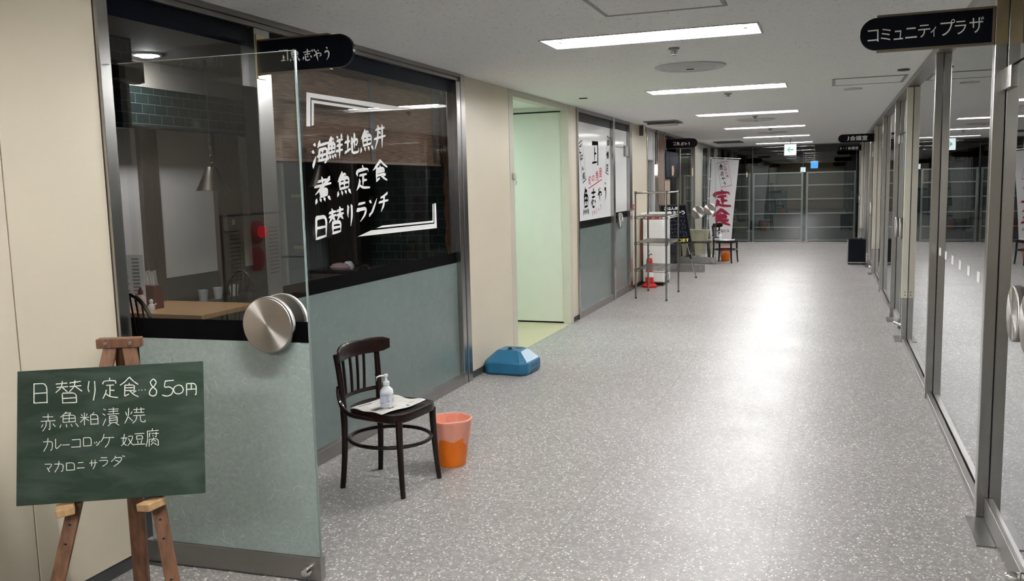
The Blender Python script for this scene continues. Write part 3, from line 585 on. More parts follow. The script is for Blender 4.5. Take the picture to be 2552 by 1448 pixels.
for pts in ([(4.352, 2.163), (4.334, 1.969), (4.376, 1.972), (4.391, 2.137), (5.30, 2.137), (5.75, 2.170)],
            [(4.388, 1.976), (4.411, 1.98), (4.424, 2.108), (5.05, 2.108), (5.20, 2.124), (4.400, 2.124)],
            [(4.85, 1.306), (6.047, 1.298), (6.046, 1.487), (6.013, 1.487), (6.004, 1.334), (5.026, 1.336)],
            [(5.10, 1.347), (5.992, 1.343), (6.001, 1.483), (5.984, 1.484), (5.975, 1.358), (5.189, 1.360)]):
    poly_l(mb, pts, XG+0.0012)
mb.build('lettering', 'white', w)
w = struct('window_2', 'glass transom above the open door')
pane_l(MB(), 2.865, 3.835, 2.145, CEIL-0.055).build('glass', 'glass', w)
pane_l(MB(), 2.865, 3.835, 2.345, CEIL-0.055, XG+0.001).build('top_band', 'navy', w)

def disc_handle(parent, loc, rot, r=0.112, th=0.034, stem=0.045):
    prof = [(0.0001, 0.0), (r*0.96, 0.0), (r*0.99, -0.003), (r, -0.008), (r, -th+0.006), (r*0.97, -th), (r*0.45, -th), (r*0.30, -th-0.006), (r*0.26, -th-stem)]
    return MB().lathe(prof, n=64).build('door_handle', 'disc', parent, True, loc=loc, rot=rot)
def lock_bolt(mb, c, axis): return mb.lathe([(0.0001, 0.045), (0.014, 0.043), (0.021, 0.03), (0.022, 0.0)], c, axis, 20)

# the open glass door
d = struct('door_1', 'open glass door with frosted lower half and round steel handle')
d.location = (-2.785, 2.875, 0); d.rotation_euler = (0, 0, 0.059)
DW = 0.846
MB().quad((0.03, 0, 1.0), (DW, 0, 1.0), (DW, 0, 2.137), (0.03, 0, 2.137)).build('glass', 'glass_d', d)
MB().quad((0.03, 0, 0.105), (DW, 0, 0.105), (DW, 0, 1.0), (0.03, 0, 1.0)).build('frosted_glass', 'frost', d)
MB().box(DW, DW+0.005, -0.005, 0.005, 0.105, 2.138).box(0.03, DW, -0.004, 0.004, 2.137, 2.1395).build('glass_edge', 'edge', d)
mb = MB(); c = 0.045
poly = [(0.03, 0.105), (DW, 0.105), (DW, 0.999-c), (DW-c, 0.999), (0.03+c, 0.999), (0.03, 0.999-c)]
mb.prism(poly, lambda a, b, e: (a, e, b), -0.004, -0.0015); mb.k = 1
fibres(mb, 480, lambda a, b: (0.03+a, -0.0046, 0.105+b), DW-0.03, 0.85, 0.012, 0.042, 0.0006)
fibres(mb, 60, lambda a, b: (0.03+a, -0.0048, 0.105+b), DW-0.03, 0.85, 0.03, 0.06, 0.0011)
mb.build('frosted_panel', ['frost', 'fibre'], d)
MB().box(0.03, DW, -0.0025, -0.001, 1.0, 1.084).build('black_band', 'black', d)
MB().box(0.0, DW+0.008, -0.016, 0.022, 0.008, 0.104).build('bottom_rail', 'rail', d, bevel=0.002)
mb = MB(); lock_bolt(mb, (DW-0.045, -0.016, 0.055), '-Y'); mb.build('lock_bolt', 'chrome', d, True)
disc_handle(d, (0.70, -0.068, 1.078), (PI/2, 0, 0)); disc_handle(d, (0.70, 0.068, 1.078), (-PI/2, 0, 0))
sbox('floor_plate', 'rubber', -2.86, -2.66, 2.84, 2.98, 0, 0.004)

# window with the white shop poster, and the closed door beside it
fr = struct('trim_2', 'stainless frame of the poster window')
for a, b in ((9.902, 9.95), (11.69, 11.80), (12.72, 12.893)): MB().box(-2.87, XL+0.018, a, b, 0, CEIL).build('jamb', 'steel', fr, bevel=0.003)
MB().box(-2.87, XL+0.012, 9.95, 12.72, CEIL-0.045, CEIL-0.001).build('head', 'steel_d', fr, bevel=0.002)
MB().box(-2.87, XL+0.010, 9.95, 11.69, 0, 0.085).build('sill', 'rail', fr, bevel=0.003)
w = struct('window_3', 'shop window with white poster lettered in black and red')
pane_l(MB(), 9.95, 11.69, 1.072, CEIL-0.045).build('glass', 'glass', w)
mb = MB().box(XG-0.003, XG+0.001, 9.95, 11.69, 0.085, 1.072); mb.build('frosted_panel', 'frost_d', w)
pane_l(MB(), 9.95, 11.69, 1.072, 1.165, XG+0.001).build('black_band', 'black', w)
pane_l(MB(), 9.95, 11.69, 1.165, 2.350, XG+0.001).build('poster', 'poster', w)
pane_l(MB(), 9.95, 11.69, 2.350, CEIL-0.045, XG+0.001).build('top_band', 'rubber', w)
fn = lambda a, b: (XG+0.0018, a, b)
mb = strokes(MB(), SHOP_BLACK[:5], lambda a, b, e: (XG+0.0018+e, a, b), 0.042); letters(mb, SHOP_BLACK[5:], fn, 0.045, 0.02)
for pts in ([(10.721, 2.144), (10.721, 2.09), (10.99, 2.10), (10.985, 1.847), (11.025, 1.847), (11.034, 2.151)],): poly_l(mb, pts, XG+0.0018)
def frame_l(mb, q, w_, x):
    for i in range(4):
        a, b = Vector(q[i]), Vector(q[(i+1) % 4]); c_ = sum((Vector(p) for p in q), Vector((0, 0)))/4
        k = w_; a2 = a+(c_-a)*k; b2 = b+(c_-b)*k
        mb.add([(x, *a), (x, *b), (x, *b2), (x, *a2)], [(0, 1, 2, 3)])
for q in ([(10.092, 2.091), (10.257, 2.142), (10.429, 1.665), (10.265, 1.614)], [(11.509, 2.247), (11.683, 2.219), (11.573, 1.722), (11.401, 1.752)]):
    frame_l(mb, q, 0.05, XG+0.0018)
    c_ = sum((Vector(p) for p in q), Vector((0, 0)))/4; frame_l(mb, [tuple(c_+(Vector(p)-c_)*0.88) for p in q], 0.02, XG+0.0018)
mb.build('black_lettering', 'ink', w)
mb = letters(MB(), SHOP_RED, fn, 0.008, 0.02); poly_l(mb, [(10.533, 1.548), (11.207, 1.660), (11.207, 1.672), (10.533, 1.560)], XG+0.0018); mb.build('red_lettering', 'red_ink', w)
d = struct('door_3', 'closed glass door beside the white poster')
pane_l(MB(), 11.81, 12.71, 1.115, CEIL-0.045).build('glass', 'glass', d)
MB().box(XG-0.003, XG+0.001, 11.81, 12.71, 0.10, 1.115).build('frosted_panel', 'frost_d', d)
pane_l(MB(), 11.81, 12.71, 1.115, 1.205, XG+0.001).build('black_band', 'black', d)
pane_l(MB(), 11.81, 12.71, 1.205, 2.36, XG+0.001).build('white_film', 'poster', d)
pane_l(MB(), 11.81, 12.71, 2.36, CEIL-0.045, XG+0.001).build('top_band', 'rubber', d)
MB().box(-2.85, XL+0.002, 11.805, 12.715, 0.008, 0.10).build('bottom_rail', 'rail', d, bevel=0.002)
MB().box(-2.84, XL+0.004, 12.50, 12.715, 2.0, 2.15).build('patch_fitting', 'steel_d', d, bevel=0.003)
MB().box(-2.826, XG+0.003, 11.81, 12.5, 2.115, 2.122).build('glass_joint', 'rubber', d)
disc_handle(d, (XG+0.065, 12.06, 1.085), (0, PI/2, 0))

# second entrance, far left
fr = struct('trim_3', 'frame of the far shop entrance')
for a, b, m_ in ((14.083, 14.14, 'steel'), (14.62, 14.70, 'ltgrey'), (15.00, 15.06, 'steel_d'), (15.62, 15.68, 'steel'), (17.36, 17.42, 'steel_d'), (19.345, 19.398, 'steel_d'), (20.552, 20.62, 'steel'), (22.0, 22.06, 'steel'), (23.40, 23.48, 'steel')):
    MB().box(-2.87, XL+0.012, a, b, 0, CEIL).build('jamb', m_, fr, bevel=0.003)
MB().box(-2.87, XL+0.012, 14.14, 23.40, CEIL-0.045, CEIL-0.001).build('head', 'steel_d', fr, bevel=0.002)
for a, b in ((14.14, 15.0), (17.42, 19.33), (20.62, 23.40)): MB().box(-2.87, XL+0.008, a, b, 0, 0.085).build('sill', 'rail', fr, bevel=0.002)
MB().box(-2.87, XL, 14.14, 14.62, 1.98, CEIL-0.046).build('panel', 'ltgrey', fr, bevel=0.002)
MB().box(-2.89, XL+0.004, 15.06, 15.62, 0, CEIL-0.046).build('wood_panel', 'brown', fr, bevel=0.004)
for n_, (a, b) in enumerate(((14.14, 14.62), (14.70, 15.0), (17.42, 19.345), (20.62, 22.0), (22.06, 23.40))):
    w = struct('window_%d' % (n_+4)); pane_l(MB(), a, b, 0.085, CEIL-0.045 if n_ else 1.98).build('glass', 'glass_b', w)
def open_door(n_, y, rz, label):
    d = struct('door_%d' % n_, label); d.location = (-2.785, y, 0); d.rotation_euler = (0, 0, rz)
    W_ = 0.70
    MB().quad((0.02, 0, 0.13), (W_, 0, 0.13), (W_, 0, 2.06), (0.02, 0, 2.06)).build('glass', 'glass_d', d)
    MB().box(W_, W_+0.005, -0.005, 0.005, 0.13, 2.06).box(0.02, W_, -0.004, 0.004, 2.06, 2.063).build('glass_edge', 'edge', d)
    MB().box(0.0, W_+0.005, -0.018, 0.018, 0.008, 0.13).build('bottom_rail', 'rail', d, bevel=0.002)
    mb = MB(); lock_bolt(mb, (W_-0.07, -0.018, 0.065), '-Y'); mb.build('lock_bolt', 'chrome', d, True)
    disc_handle(d, (W_-0.115, -0.068, 1.065), (PI/2, 0, 0)); disc_handle(d, (W_-0.115, 0.068, 1.065), (-PI/2, 0, 0))
open_door(4, 15.70, 0.0, 'open glass door of the far shop, nearer leaf')
open_door(5, 17.27, 0.02, 'open glass door of the far shop, farther leaf')

# ------------------------------------------------------------------ right wall: glass rooms
def pane_r(mb, y0, y1, z0, z1, x=XRG): return mb.quad((x, y0, z0), (x, y1, z0), (x, y1, z1), (x, y0, z1))
posts = [(-1.93, 0), (0.43, 0), (2.70, 0), (4.43, 0), (6.80, 0), (9.10, 1), (10.78, 0), (13.17, 0), (15.50, 1), (17.16, 0), (19.52, 0), (21.85, 1), (23.40, 0)]
doors_r = {2, 5, 8, 11}
for i, (y, cr_) in enumerate(posts):
    t = struct('trim_%d' % (i+4))
    MB().box(XR, XRG-0.001, y, y+0.062, 0, CEIL-0.05).build('post', 'steel', t, bevel=0.003)
    MB().box(XRG+0.001, XRG+0.052, y, y+0.062, 0, CEIL-0.05).build('inner_post', 'steel', t, bevel=0.003)
    if cr_:
        MB().box(XR-0.006, XRG-0.003, y-0.008, y+0.05, 0.44, CEIL-0.06).build('edge_guard', 'cream_metal', t, bevel=0.002)
        mb = MB()
        for zz in (0.47, 0.50): mb.lathe([(0.0001, 0.004), (0.005, 0.003), (0.006, 0)], (0.70, y-0.008, zz), '-Y', 10)
        mb.build('screw', 'brown', t, True)
hd = struct('trim_20', 'header of the right hand glass wall'); MB().box(XR-0.004, XRG+0.06, Y0, YB, CEIL-0.05, CEIL-0.001).build('head', 'steel_d', hd, bevel=0.003)
k = 10
for i in range(len(posts)-1):
    a, b = posts[i][0]+0.062, posts[i+1][0]
    if i in doors_r and i > 0:
        for lf in (0, 1):
            m_ = (a+b)/2; ya, yb = (a+0.004, m_-0.004) if lf == 0 else (m_+0.004, b-0.004)
            d = struct('door_%d' % (k-4+lf)); pv = a if lf == 0 else b; s_ = 1 if lf == 0 else -1
            d.location = (XRG, pv, 0); L_ = yb-ya
            if i == 5 and lf == 0: d.rotation_euler = (0, 0, -0.035)
            MB().quad((0, 0.004*s_, 0.10), (0, L_*s_, 0.10), (0, L_*s_, 2.06), (0, 0.004*s_, 2.06)).build('glass', 'glass_r', d)
            MB().box(-0.005, 0.005, min(L_*s_, (L_+0.004)*s_), max(L_*s_, (L_+0.004)*s_), 0.10, 2.06).build('glass_edge', 'edge', d)
            y_ = sorted((0.003*s_, L_*s_)); MB().box(-0.018, 0.018, y_[0], y_[1], 0.008, 0.10).build('bottom_rail', 'rail', d, bevel=0.002)
            MB().box(-0.016, 0.016, min(0.003*s_, 0.17*s_), max(0.003*s_, 0.17*s_), 1.97, 2.065).build('patch_fitting', 'steel', d, bevel=0.003)
            mb = MB(); lock_bolt(mb, (-0.018, (L_-0.05)*s_, 0.055), '-X'); mb.build('lock_bolt', 'chrome', d, True)
            disc_handle(d, (-0.066, (L_-0.115)*s_, 1.075), (0, -PI/2, 0), 0.108); disc_handle(d, (0.066, (L_-0.115)*s_, 1.075), (0, PI/2, 0), 0.108)
        w = struct('window_%d' % k); pane_r(MB(), a, b, 2.07, CEIL-0.05).build('glass', 'glass_r', w)
        for q, (ya, yb) in enumerate(((a-0.01, a+0.34), (b-0.36, b-0.005))):
            o = sbox('floor_plate', 'plate', 0.625, XRG-0.02, ya, yb, 0, 0.005, bevel=0.002)
    else:
        w = struct('window_%d' % k)
        pane_r(MB(), a, b, 0.05, CEIL-0.05).build('glass', 'glass_r', w)
        MB().box(XR+0.012, XRG-0.004, a, b, 0, 0.042).box(XRG+0.004, XRG+0.04, a, b, 0, 0.042).build('sill', 'rail', w, bevel=0.003)
        if i == 3:
            mb = MB()
            for y in (4.975, 5.312, 5.652, 5.983, 6.316, 6.643): mb.box(XRG-0.0015, XRG-0.0005, y-0.045, y+0.045, 1.055, 1.109)
            mb.build('safety_marks', 'white', w)
    k += 2
# dark rooms behind the glass
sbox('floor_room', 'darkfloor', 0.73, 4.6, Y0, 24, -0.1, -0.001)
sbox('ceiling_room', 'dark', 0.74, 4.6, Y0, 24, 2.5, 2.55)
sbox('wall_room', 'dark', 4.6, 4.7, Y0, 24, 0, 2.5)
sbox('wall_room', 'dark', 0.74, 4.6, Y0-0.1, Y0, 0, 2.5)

# ------------------------------------------------------------------ end of the corridor
fr = struct('trim_30', 'frame of the glass wall at the far end')
MB().box(-2.86, 0.73, YB, YB+0.06, CEIL-0.02, CEIL+0.02).build('head', 'steel_d', fr)
for x in (-2.42, -1.905, 0.60): MB().box(x, x+0.018, YB+0.001, YB+0.03, 0, CEIL-0.02).build('glass_joint', 'rubber', fr)
MB().box(-2.86, 0.73, YB-0.01, YB+0.05, 0, 0.012).build('threshold', 'steel', fr, bevel=0.002)
w = struct('window_40', 'dark glass wall closing the far end of the corridor')
MB().quad((-2.86, YB, 0.012), (0.73, YB, 0.012), (0.73, YB, CEIL-0.02), (-2.86, YB, CEIL-0.02)).build('glass', 'glass_b', w)
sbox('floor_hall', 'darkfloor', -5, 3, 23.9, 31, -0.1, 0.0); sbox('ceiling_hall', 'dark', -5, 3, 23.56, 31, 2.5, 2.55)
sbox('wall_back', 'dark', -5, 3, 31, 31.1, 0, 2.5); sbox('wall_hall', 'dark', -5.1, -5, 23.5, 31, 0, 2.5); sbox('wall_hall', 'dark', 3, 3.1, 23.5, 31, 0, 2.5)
def gate(x0, x1, label):
    g = thing('folding_gate', label, 'gate', ((x0+x1)/2, YB+0.14, 0), group='grey gates behind the far glass')
    h_ = (x1-x0)/2
    MB().box(-h_, h_, 0.012, 0.02, 0.03, 1.79).build('infill_panel', 'mesh', g)
    for x in (-h_, h_-0.05): MB().box(x, x+0.05, -0.022, 0.03, 0.0, 1.80).build('upright', 'gate', g, bevel=0.004)
    for z in (1.76, 1.44, 1.085, 0.72, 0.365, 0.03): MB().box(-h_+0.05, h_-0.05, -0.018, 0.011, z, z+0.035).build('rail', 'gate', g, bevel=0.003)
gate(-3.15, -1.955, 'grey slatted gate behind the far glass, partly hidden by the white banner')
gate(-1.90, -0.645, 'grey slatted gate behind the far glass, middle of the three')
gate(-0.575, 0.62, 'grey slatted gate behind the far glass, right of the three beside the black case')

# ------------------------------------------------------------------ ceiling fittings
ORD = ['behind the viewer, fourth back', 'above and behind the viewer, only seen mirrored', 'nearest and largest of the row in view', 'second of the row from the viewer', 'third of the row from the viewer', 'fourth of the row from the viewer', 'fifth of the row, in two halves', 'sixth of the row, by the far glass']
cx = (FX0+FX1)/2; hx = (FX1-FX0)/2
def ceiling_light(i, y):
    t = thing('ceiling_light', 'lit recessed fluorescent ceiling light, '+ORD[i], 'ceiling light', (cx, y, CEIL), group='fluorescent ceiling lights')
    w = FW/2; a = 0.075
    mb = MB()
    mb.add([(-hx, -w, 0), (hx, -w, 0), (hx, w, 0), (-hx, w, 0), (-hx+0.04, -w+0.07, a), (hx-0.04, -w+0.07, a), (hx-0.04, w-0.07, a), (-hx+0.04, w-0.07, a)],
           [(0, 1, 5, 4), (1, 2, 6, 5), (2, 3, 7, 6), (3, 0, 4, 7), (4, 5, 6, 7)])
    mb.build('reflector_trough', 'trough', t)
    mb = MB()
    for q in ((-hx-0.012, hx+0.012, -w-0.012, -w), (-hx-0.012, hx+0.012, w, w+0.012), (-hx-0.012, -hx, -w, w), (hx, hx+0.012, -w, w)): mb.box(q[0], q[1], q[2], q[3], -0.005, -0.0005)
    mb.build('rim', 'ltgrey', t)
    halves = [(-hx+0.09, hx-0.09)] if i != 6 else [(-hx+0.07, -0.04), (0.03, hx-0.07)]
    for p, q in halves:
        MB().lathe([(0.0001, p), (0.0185, p+0.001), (0.0185, q-0.001), (0.0001, q)], (0, 0, 0.028), 'X', 16).build('tube', 'tube', t, True)
        for e, s in ((p, -1), (q, 1)):
            MB().box(min(e, e+s*0.022), max(e, e+s*0.022), -0.021, 0.021, 0.002, 0.06).build('lamp_socket', 'trough', t, bevel=0.003)
            MB().lathe([(0.019, min(e, e-s*0.006)), (0.019, max(e, e-s*0.006))], (0, 0, 0.028), 'X', 16).build('end_ring', 'blue_d', t, True)
for i, y in enumerate(ROWS): ceiling_light(i, y)
def sprinkler(i, y, lab, x=-1.0):
    t = thing('sprinkler', lab, 'sprinkler', (x, y, CEIL), group='ceiling sprinklers')
    MB().lathe([(0.038, 0), (0.036, -0.012), (0.014, -0.016)], n=20).build('collar', 'grey', t, True)
    MB().lathe([(0.013, -0.014), (0.012, -0.04), (0.0001, -0.042)], n=12).build('nozzle', 'grey', t, True)
    mb = MB()
    for s in (-1, 1): mb.tube([(0.014*s, 0, -0.014), (0.022*s, 0, -0.028), (0.006*s, 0, -0.046)], 0.003, 6)
    mb.build('yoke', 'grey', t, True)
    MB().lathe([(0.0001, -0.044), (0.021, -0.046), (0.021, -0.049), (0.0001, -0.050)], n=16).build('deflector', 'grey', t, True)
for i, (y, lab) in enumerate(((5.98, 'grey sprinkler head just past the nearest ceiling light, in front of the round vent'), (9.28, 'grey sprinkler head just past the second ceiling light'), (12.7, 'small grey sprinkler head past the third ceiling light'), (15.95, 'tiny grey sprinkler head past the fourth ceiling light'), (19.35, 'tiny sprinkler head past the split fifth ceiling light'))): sprinkler(i, y, lab)
for y, lab in ((6.97, 'round white ceiling vent behind the nearest light, with a small dark slot'), (13.4, 'round white ceiling vent seen edge on behind the third light'), (17.2, 'faint round ceiling vent in front of the split fifth light')):
    t = thing('ceiling_vent', lab, 'vent', (-1.04, y, CEIL), group='round ceiling vents')
    MB().lathe([(0.275, 0), (0.272, -0.008), (0.245, -0.018), (0.225, -0.018), (0.205, -0.004)], n=48).build('outer_ring', 'diffuser', t, True)
    MB().lathe([(0.20, -0.003), (0.185, -0.016), (0.15, -0.018), (0.13, -0.006), (0.115, -0.008), (0.09, -0.02), (0.0001, -0.022)], n=48).build('inner_cone', 'diffuser', t, True)
    MB().box(-0.028, 0.028, -0.012, 0.012, -0.026, -0.0225).build('slot', 'void', t)
def hatch(x0, x1, y0, y1, lab, w=0.035, extra=None):
    t = thing('access_hatch', lab, 'hatch', ((x0+x1)/2, (y0+y1)/2, CEIL)); a, b = (x1-x0)/2, (y1-y0)/2
    MB().box(-a+w, a-w, -b+w, b-w, -0.003, -0.0008).build('hatch_panel', 'ceil', t)
    mb = MB()
    for q in ((-a, a, -b, -b+w), (-a, a, b-w, b), (-a, -a+w, -b+w, b-w), (a-w, a, -b+w, b-w)): mb.box(*q, -0.006, -0.0008)
    mb.build('hatch_frame', 'grey', t, bevel=0.002)
    for q in ((-a, a, -b-0.006, -b), (-a, a, b, b+0.006)): pass
hatch(-1.15, -0.51, 4.06, 4.69, 'square grey framed ceiling hatch cut by the top edge, before the nearest light', 0.022)
hatch(0.0, 0.63, 8.52, 9.13, 'grey framed ceiling hatch on the right beside the glass wall', 0.028)
t = thing('ceiling_detector', 'small flat dark oval fitting beside the right hand ceiling hatch', 'detector', (0.56, 8.10, CEIL))
MB().lathe([(0.055, 0), (0.05, -0.012), (0.0001, -0.014)], n=20, sx=0.9).build('cover', 'rubber', t, True)
t = thing('ceiling_detector', 'small flat pale disc on the ceiling in front of the right hand hatch', 'detector', (0.20, 9.55, CEIL))
MB().lathe([(0.09, 0), (0.085, -0.01), (0.0001, -0.012)], n=24).build('cover', 'diffuser', t, True)
t = thing('ceiling_slot', 'tiny black slot in the ceiling above the pale branch door', 'slot', (-2.43, 8.9, CEIL))
MB().box(-0.04, 0.04, -0.02, 0.02, -0.008, -0.0005).build('slot_plate', 'void', t)
t = thing('emergency_light', 'dark recessed ceiling lamp box with grey lid, left of the third light', 'lamp', (-2.33, 13.0, CEIL))
mb = MB(); mb.box(-0.22, 0.22, -0.30, 0.30, -0.012, -0.0005); mb.build('recess', 'void', t)
MB().box(-0.235, 0.235, -0.33, -0.30, -0.018, -0.0005).box(-0.235, 0.235, 0.30, 0.33, -0.018, -0.0005).box(-0.235, -0.22, -0.30, 0.30, -0.018, -0.0005).box(0.22, 0.235, -0.30, 0.30, -0.018, -0.0005).build('rim', 'grey', t)
MB().box(-0.21, 0.21, -0.28, 0.1, -0.06, -0.05).box(-0.20, 0.20, -0.2, 0.0, -0.05, -0.0125).build('lid', 'ltgrey', t, bevel=0.004)
t = thing('ceiling_vent', 'dark square ceiling grille beyond the far black shop sign', 'vent', (-2.2, 20.6, CEIL)); MB().box(-0.3, 0.3, -0.45, 0.45, -0.012, -0.0005).build('grille', 'rubber', t)
t = thing('exit_sign', 'lit white exit sign with green arrow hanging below the far lights', 'exit sign', (-0.825, 20.0, CEIL))
MB().box(-0.125, 0.125, 0.0, 0.03, -0.365, -0.125).build('case', 'plastic', t, bevel=0.003)
MB().box(-0.118, 0.118, -0.003, -0.0005, -0.358, -0.132).build('lit_face', 'signlit', t)
mb = MB(); f_ = lambda a, b, e: (a, e, b)
mb.prism([(-0.07, -0.245), (-0.012, -0.188), (0.006, -0.188), (-0.034, -0.233), (0.068, -0.233), (0.068, -0.257), (-0.034, -0.257), (0.006, -0.302), (-0.012, -0.302)], f_, -0.0055, -0.0035)
mb.build('arrow', 'signgreen', t)
MB().box(-0.012, 0.012, 0.008, 0.022, -0.125, -0.001).build('hanger', 'ltgrey', t)
for x, y, z, lab in ((-0.40, 24.6, 1.89, 'small lit blue sign beyond the far glass, right of the exit sign'), (-0.70, 25.2, 1.80, 'tiny lit pale blue sign beyond the far glass, below the exit sign')):
    t = thing('hall_sign', lab, 'sign', (x, y, z)); s = 0.095 if z > 1.85 else 0.07
    MB().box(-s, s, 0, 0.03, 0, 2*s).build('case', 'plastic', t); MB().box(-s+0.006, s-0.006, -0.002, -0.0005, 0.006, 2*s-0.006).build('lit_face', 'bluelit' if z > 1.85 else 'signlit', t)
    MB().box(-0.008, 0.008, 0.008, 0.022, 2*s, 2.5-z).build('hanger', 'grey', t)

# ------------------------------------------------------------------ projecting signs
def stadium(x0, x1, z0, z1, right=True, n=20):
    r = (z1-z0)/2; zc = (z0+z1)/2
    if right: return [(x0, z0), (x1-r, z0)]+[(x1-r+r*math.sin(PI*i/n), zc-r*math.cos(PI*i/n)) for i in range(1, n)]+[(x1-r, z1), (x0, z1)]
    return [(x1, z1), (x0+r, z1)]+[(x0+r-r*math.sin(PI*i/n), zc+r*math.cos(PI*i/n)) for i in range(1, n)]+[(x0+r, z0), (x1, z0)]
fxz = lambda a, b, e: (a, e, b)
def shop_sign(label, y, dx=0.0, dz=0.0):
    s = thing('projecting_sign', label, 'sign', (XL, y, 2.29+dz))
    ox = XL
    sh = lambda a, b, e: (a-ox+dx, e, b-2.29)
    MB().prism(stadium(-2.775, -2.225, 2.212, 2.372), sh, -0.012, 0.012).build('board', 'sign', s, bevel=0.002)
    MB().prism([(-2.775, 2.372), (-2.36, 2.372), (-2.36, 2.380), (-2.775, 2.380)], sh, -0.015, 0.015).prism([(-2.775, 2.204), (-2.36, 2.204), (-2.36, 2.212), (-2.775, 2.212)], sh, -0.015, 0.015).build('edge_rail', 'rail_b', s)
    mb = strokes(MB(), SIGN_NEAR, lambda a, b, e: sh(a, b, -0.0126-e), 0.0092)
    mb.prism([(-2.655, 2.318), (-2.655, 2.311), (-2.607, 2.311), (-2.607, 2.262), (-2.601, 2.262), (-2.601, 2.318)], sh, -0.0126, -0.0122)
    mb.prism([(-2.542, 2.262), (-2.534, 2.256), (-2.530, 2.262), (-2.539, 2.269)], sh, -0.0126, -0.0122)
    # dakuten of the second character
    for q in (0, 1): mb.prism([(-2.462+q*0.012, 2.306), (-2.456+q*0.012, 2.296), (-2.451+q*0.012, 2.299), (-2.457+q*0.012, 2.309)], sh, -0.0126, -0.0122)
    mb.build('lettering', 'sign_txt', s)
    MB().box(0.005+dx, 0.022+dx, -0.035, 0.035, -0.11, 0.115).build('wall_bracket', 'brass', s, bevel=0.002)
    return s
shop_sign('black projecting sign with white brush lettering above the open glass door', 3.875)
shop_sign('small black projecting sign with white brush lettering at the far shop entrance', 15.648, 0.02, -0.004)
s = thing('projecting_sign', 'black projecting sign with white katakana, rounded left end, top right', 'sign', (XR, 4.46, 2.257))
sh = lambda a, b, e: (a-XR, e, b-2.257)
MB().prism(stadium(0.117, 0.662, 2.186, 2.332, False), sh, -0.011, 0.011).build('board', 'sign', s, bevel=0.002)
MB().prism([(0.19, 2.332), (0.672, 2.332), (0.672, 2.342), (0.19, 2.342)], sh, -0.015, 0.015).prism([(0.19, 2.176), (0.672, 2.176), (0.672, 2.186), (0.19, 2.186)], sh, -0.015, 0.015).prism([(0.662, 2.186), (0.672, 2.186), (0.672, 2.332), (0.662, 2.332)], sh, -0.015, 0.015).build('edge_rail', 'rail_b', s)
letters(MB(), SIGN_PLAZA, lambda a, b: sh(a, b, -0.0116), 0.0).build('lettering', 'sign_txt', s)
MB().box(-0.001, 0.049, -0.034, -0.0305, -0.085, 0.19).build('bracket_plate', 'brass', s, bevel=0.001)
def room_sign(text, y, x0, x1, z0, z1, tx0, tx1, label):
    s = thing('projecting_sign', label, 'sign', (XR, y, (z0+z1)/2)); zc = (z0+z1)/2
    sh = lambda a, b, e: (a-XR, e, b-zc)
    MB().prism(stadium(x0, x1, z0, z1, False), sh, -0.011, 0.011).build('board', 'sign', s, bevel=0.002)
    h_ = (z1-z0)
    wgt = [1.0 if ord(c) > 0x3000 else 0.55 for c in text]; tot = sum(wgt)+0.12*(len(text)-1); x = tx0; it = []
    for c, g in zip(text, wgt):
        cw = (tx1-tx0)*g/tot
        if c in 'JHI': it.append((c, x+cw*0.2, z0+h_*0.26, cw*(0.6 if c != 'I' else 0.16), 0, 0, h_*0.48))
        elif c == '・': it.append((c, x+cw*0.3, z0+h_*0.45, cw*0.3, 0, 0, h_*0.12))
        elif c != ' ': it.append((c, x, z0+h_*0.22, cw, 0, 0, h_*0.56))
        x += cw+(tx1-tx0)*0.12/tot
    letters(MB(), it, lambda a, b: sh(a, b, -0.0116), 0.03).build('lettering', 'sign_txt', s)
    MB().box(-0.012, 0.0, -0.02, 0.02, -h_*0.45, h_*0.45).build('bracket_plate', 'brass', s)
room_sign('J会議室', 15.49, 0.112, 0.662, 2.188, 2.322, 0.24, 0.56, 'black projecting sign reading J and white kanji, right side far down')
room_sign('H・I会議室', 21.84, 0.155, 0.662, 2.240, 2.362, 0.20, 0.60, 'small black projecting sign with H and I, farthest on the right')

# ------------------------------------------------------------------ easel and chalkboard
EA = (-2.24, 2.19, 0); EZ = math.atan2(0.430, 0.902)
TL = 14*PI/180; PB = lambda z: 0.249*(z-0.817)      # lean of the front plane
e = thing('display_easel', 'brown wooden tripod easel holding the green menu board', 'easel', EA, EZ)
def leg(p, q, w, d):
    return MB().sweep([p, q], [(-w/2, -d/2), (w/2, -d/2), (w/2, d/2), (-w/2, d/2)], up=(0, 1, 0))
yo = 0.03
for s, xt, xb in ((-1, -0.018, -0.252), (1, 0.042, 0.250)):
    l = leg((xt, PB(1.09)+yo, 1.09), (xb, PB(0.0)+yo, 0.0), 0.044, 0.018).build('front_leg', 'easel', e, bevel=0.002)
    for z in (0.46, 0.33, 0.2, 0.52):
        k = (1.09-z)/1.09; MB().lathe([(0.0001, 0.0), (0.006, 0.0005)], (xt+(xb-xt)*k, PB(z)+yo-0.0095, z), 'Y', 10).build('peg_hole', 'void', l)
leg((0.018, PB(1.08)+yo+0.02, 1.08), (-0.06, 0.34, 0.0), 0.056, 0.02).build('rear_leg', 'easel', e, bevel=0.002)
MB().box(-0.062, 0.083, PB(1.1)+yo-0.018, PB(1.1)+yo+0.022, 1.085, 1.118).build('top_block', 'easel', e, bevel=0.003)
for x in (-0.03, 0.05): MB().lathe([(0.0001, -0.004), (0.007, -0.003), (0.008, 0)], (x, PB(1.1)+yo-0.018, 1.101), 'Y', 12).build('bolt', 'steel_d', e, True)
zb = 0.817-0.22*math.cos(TL)
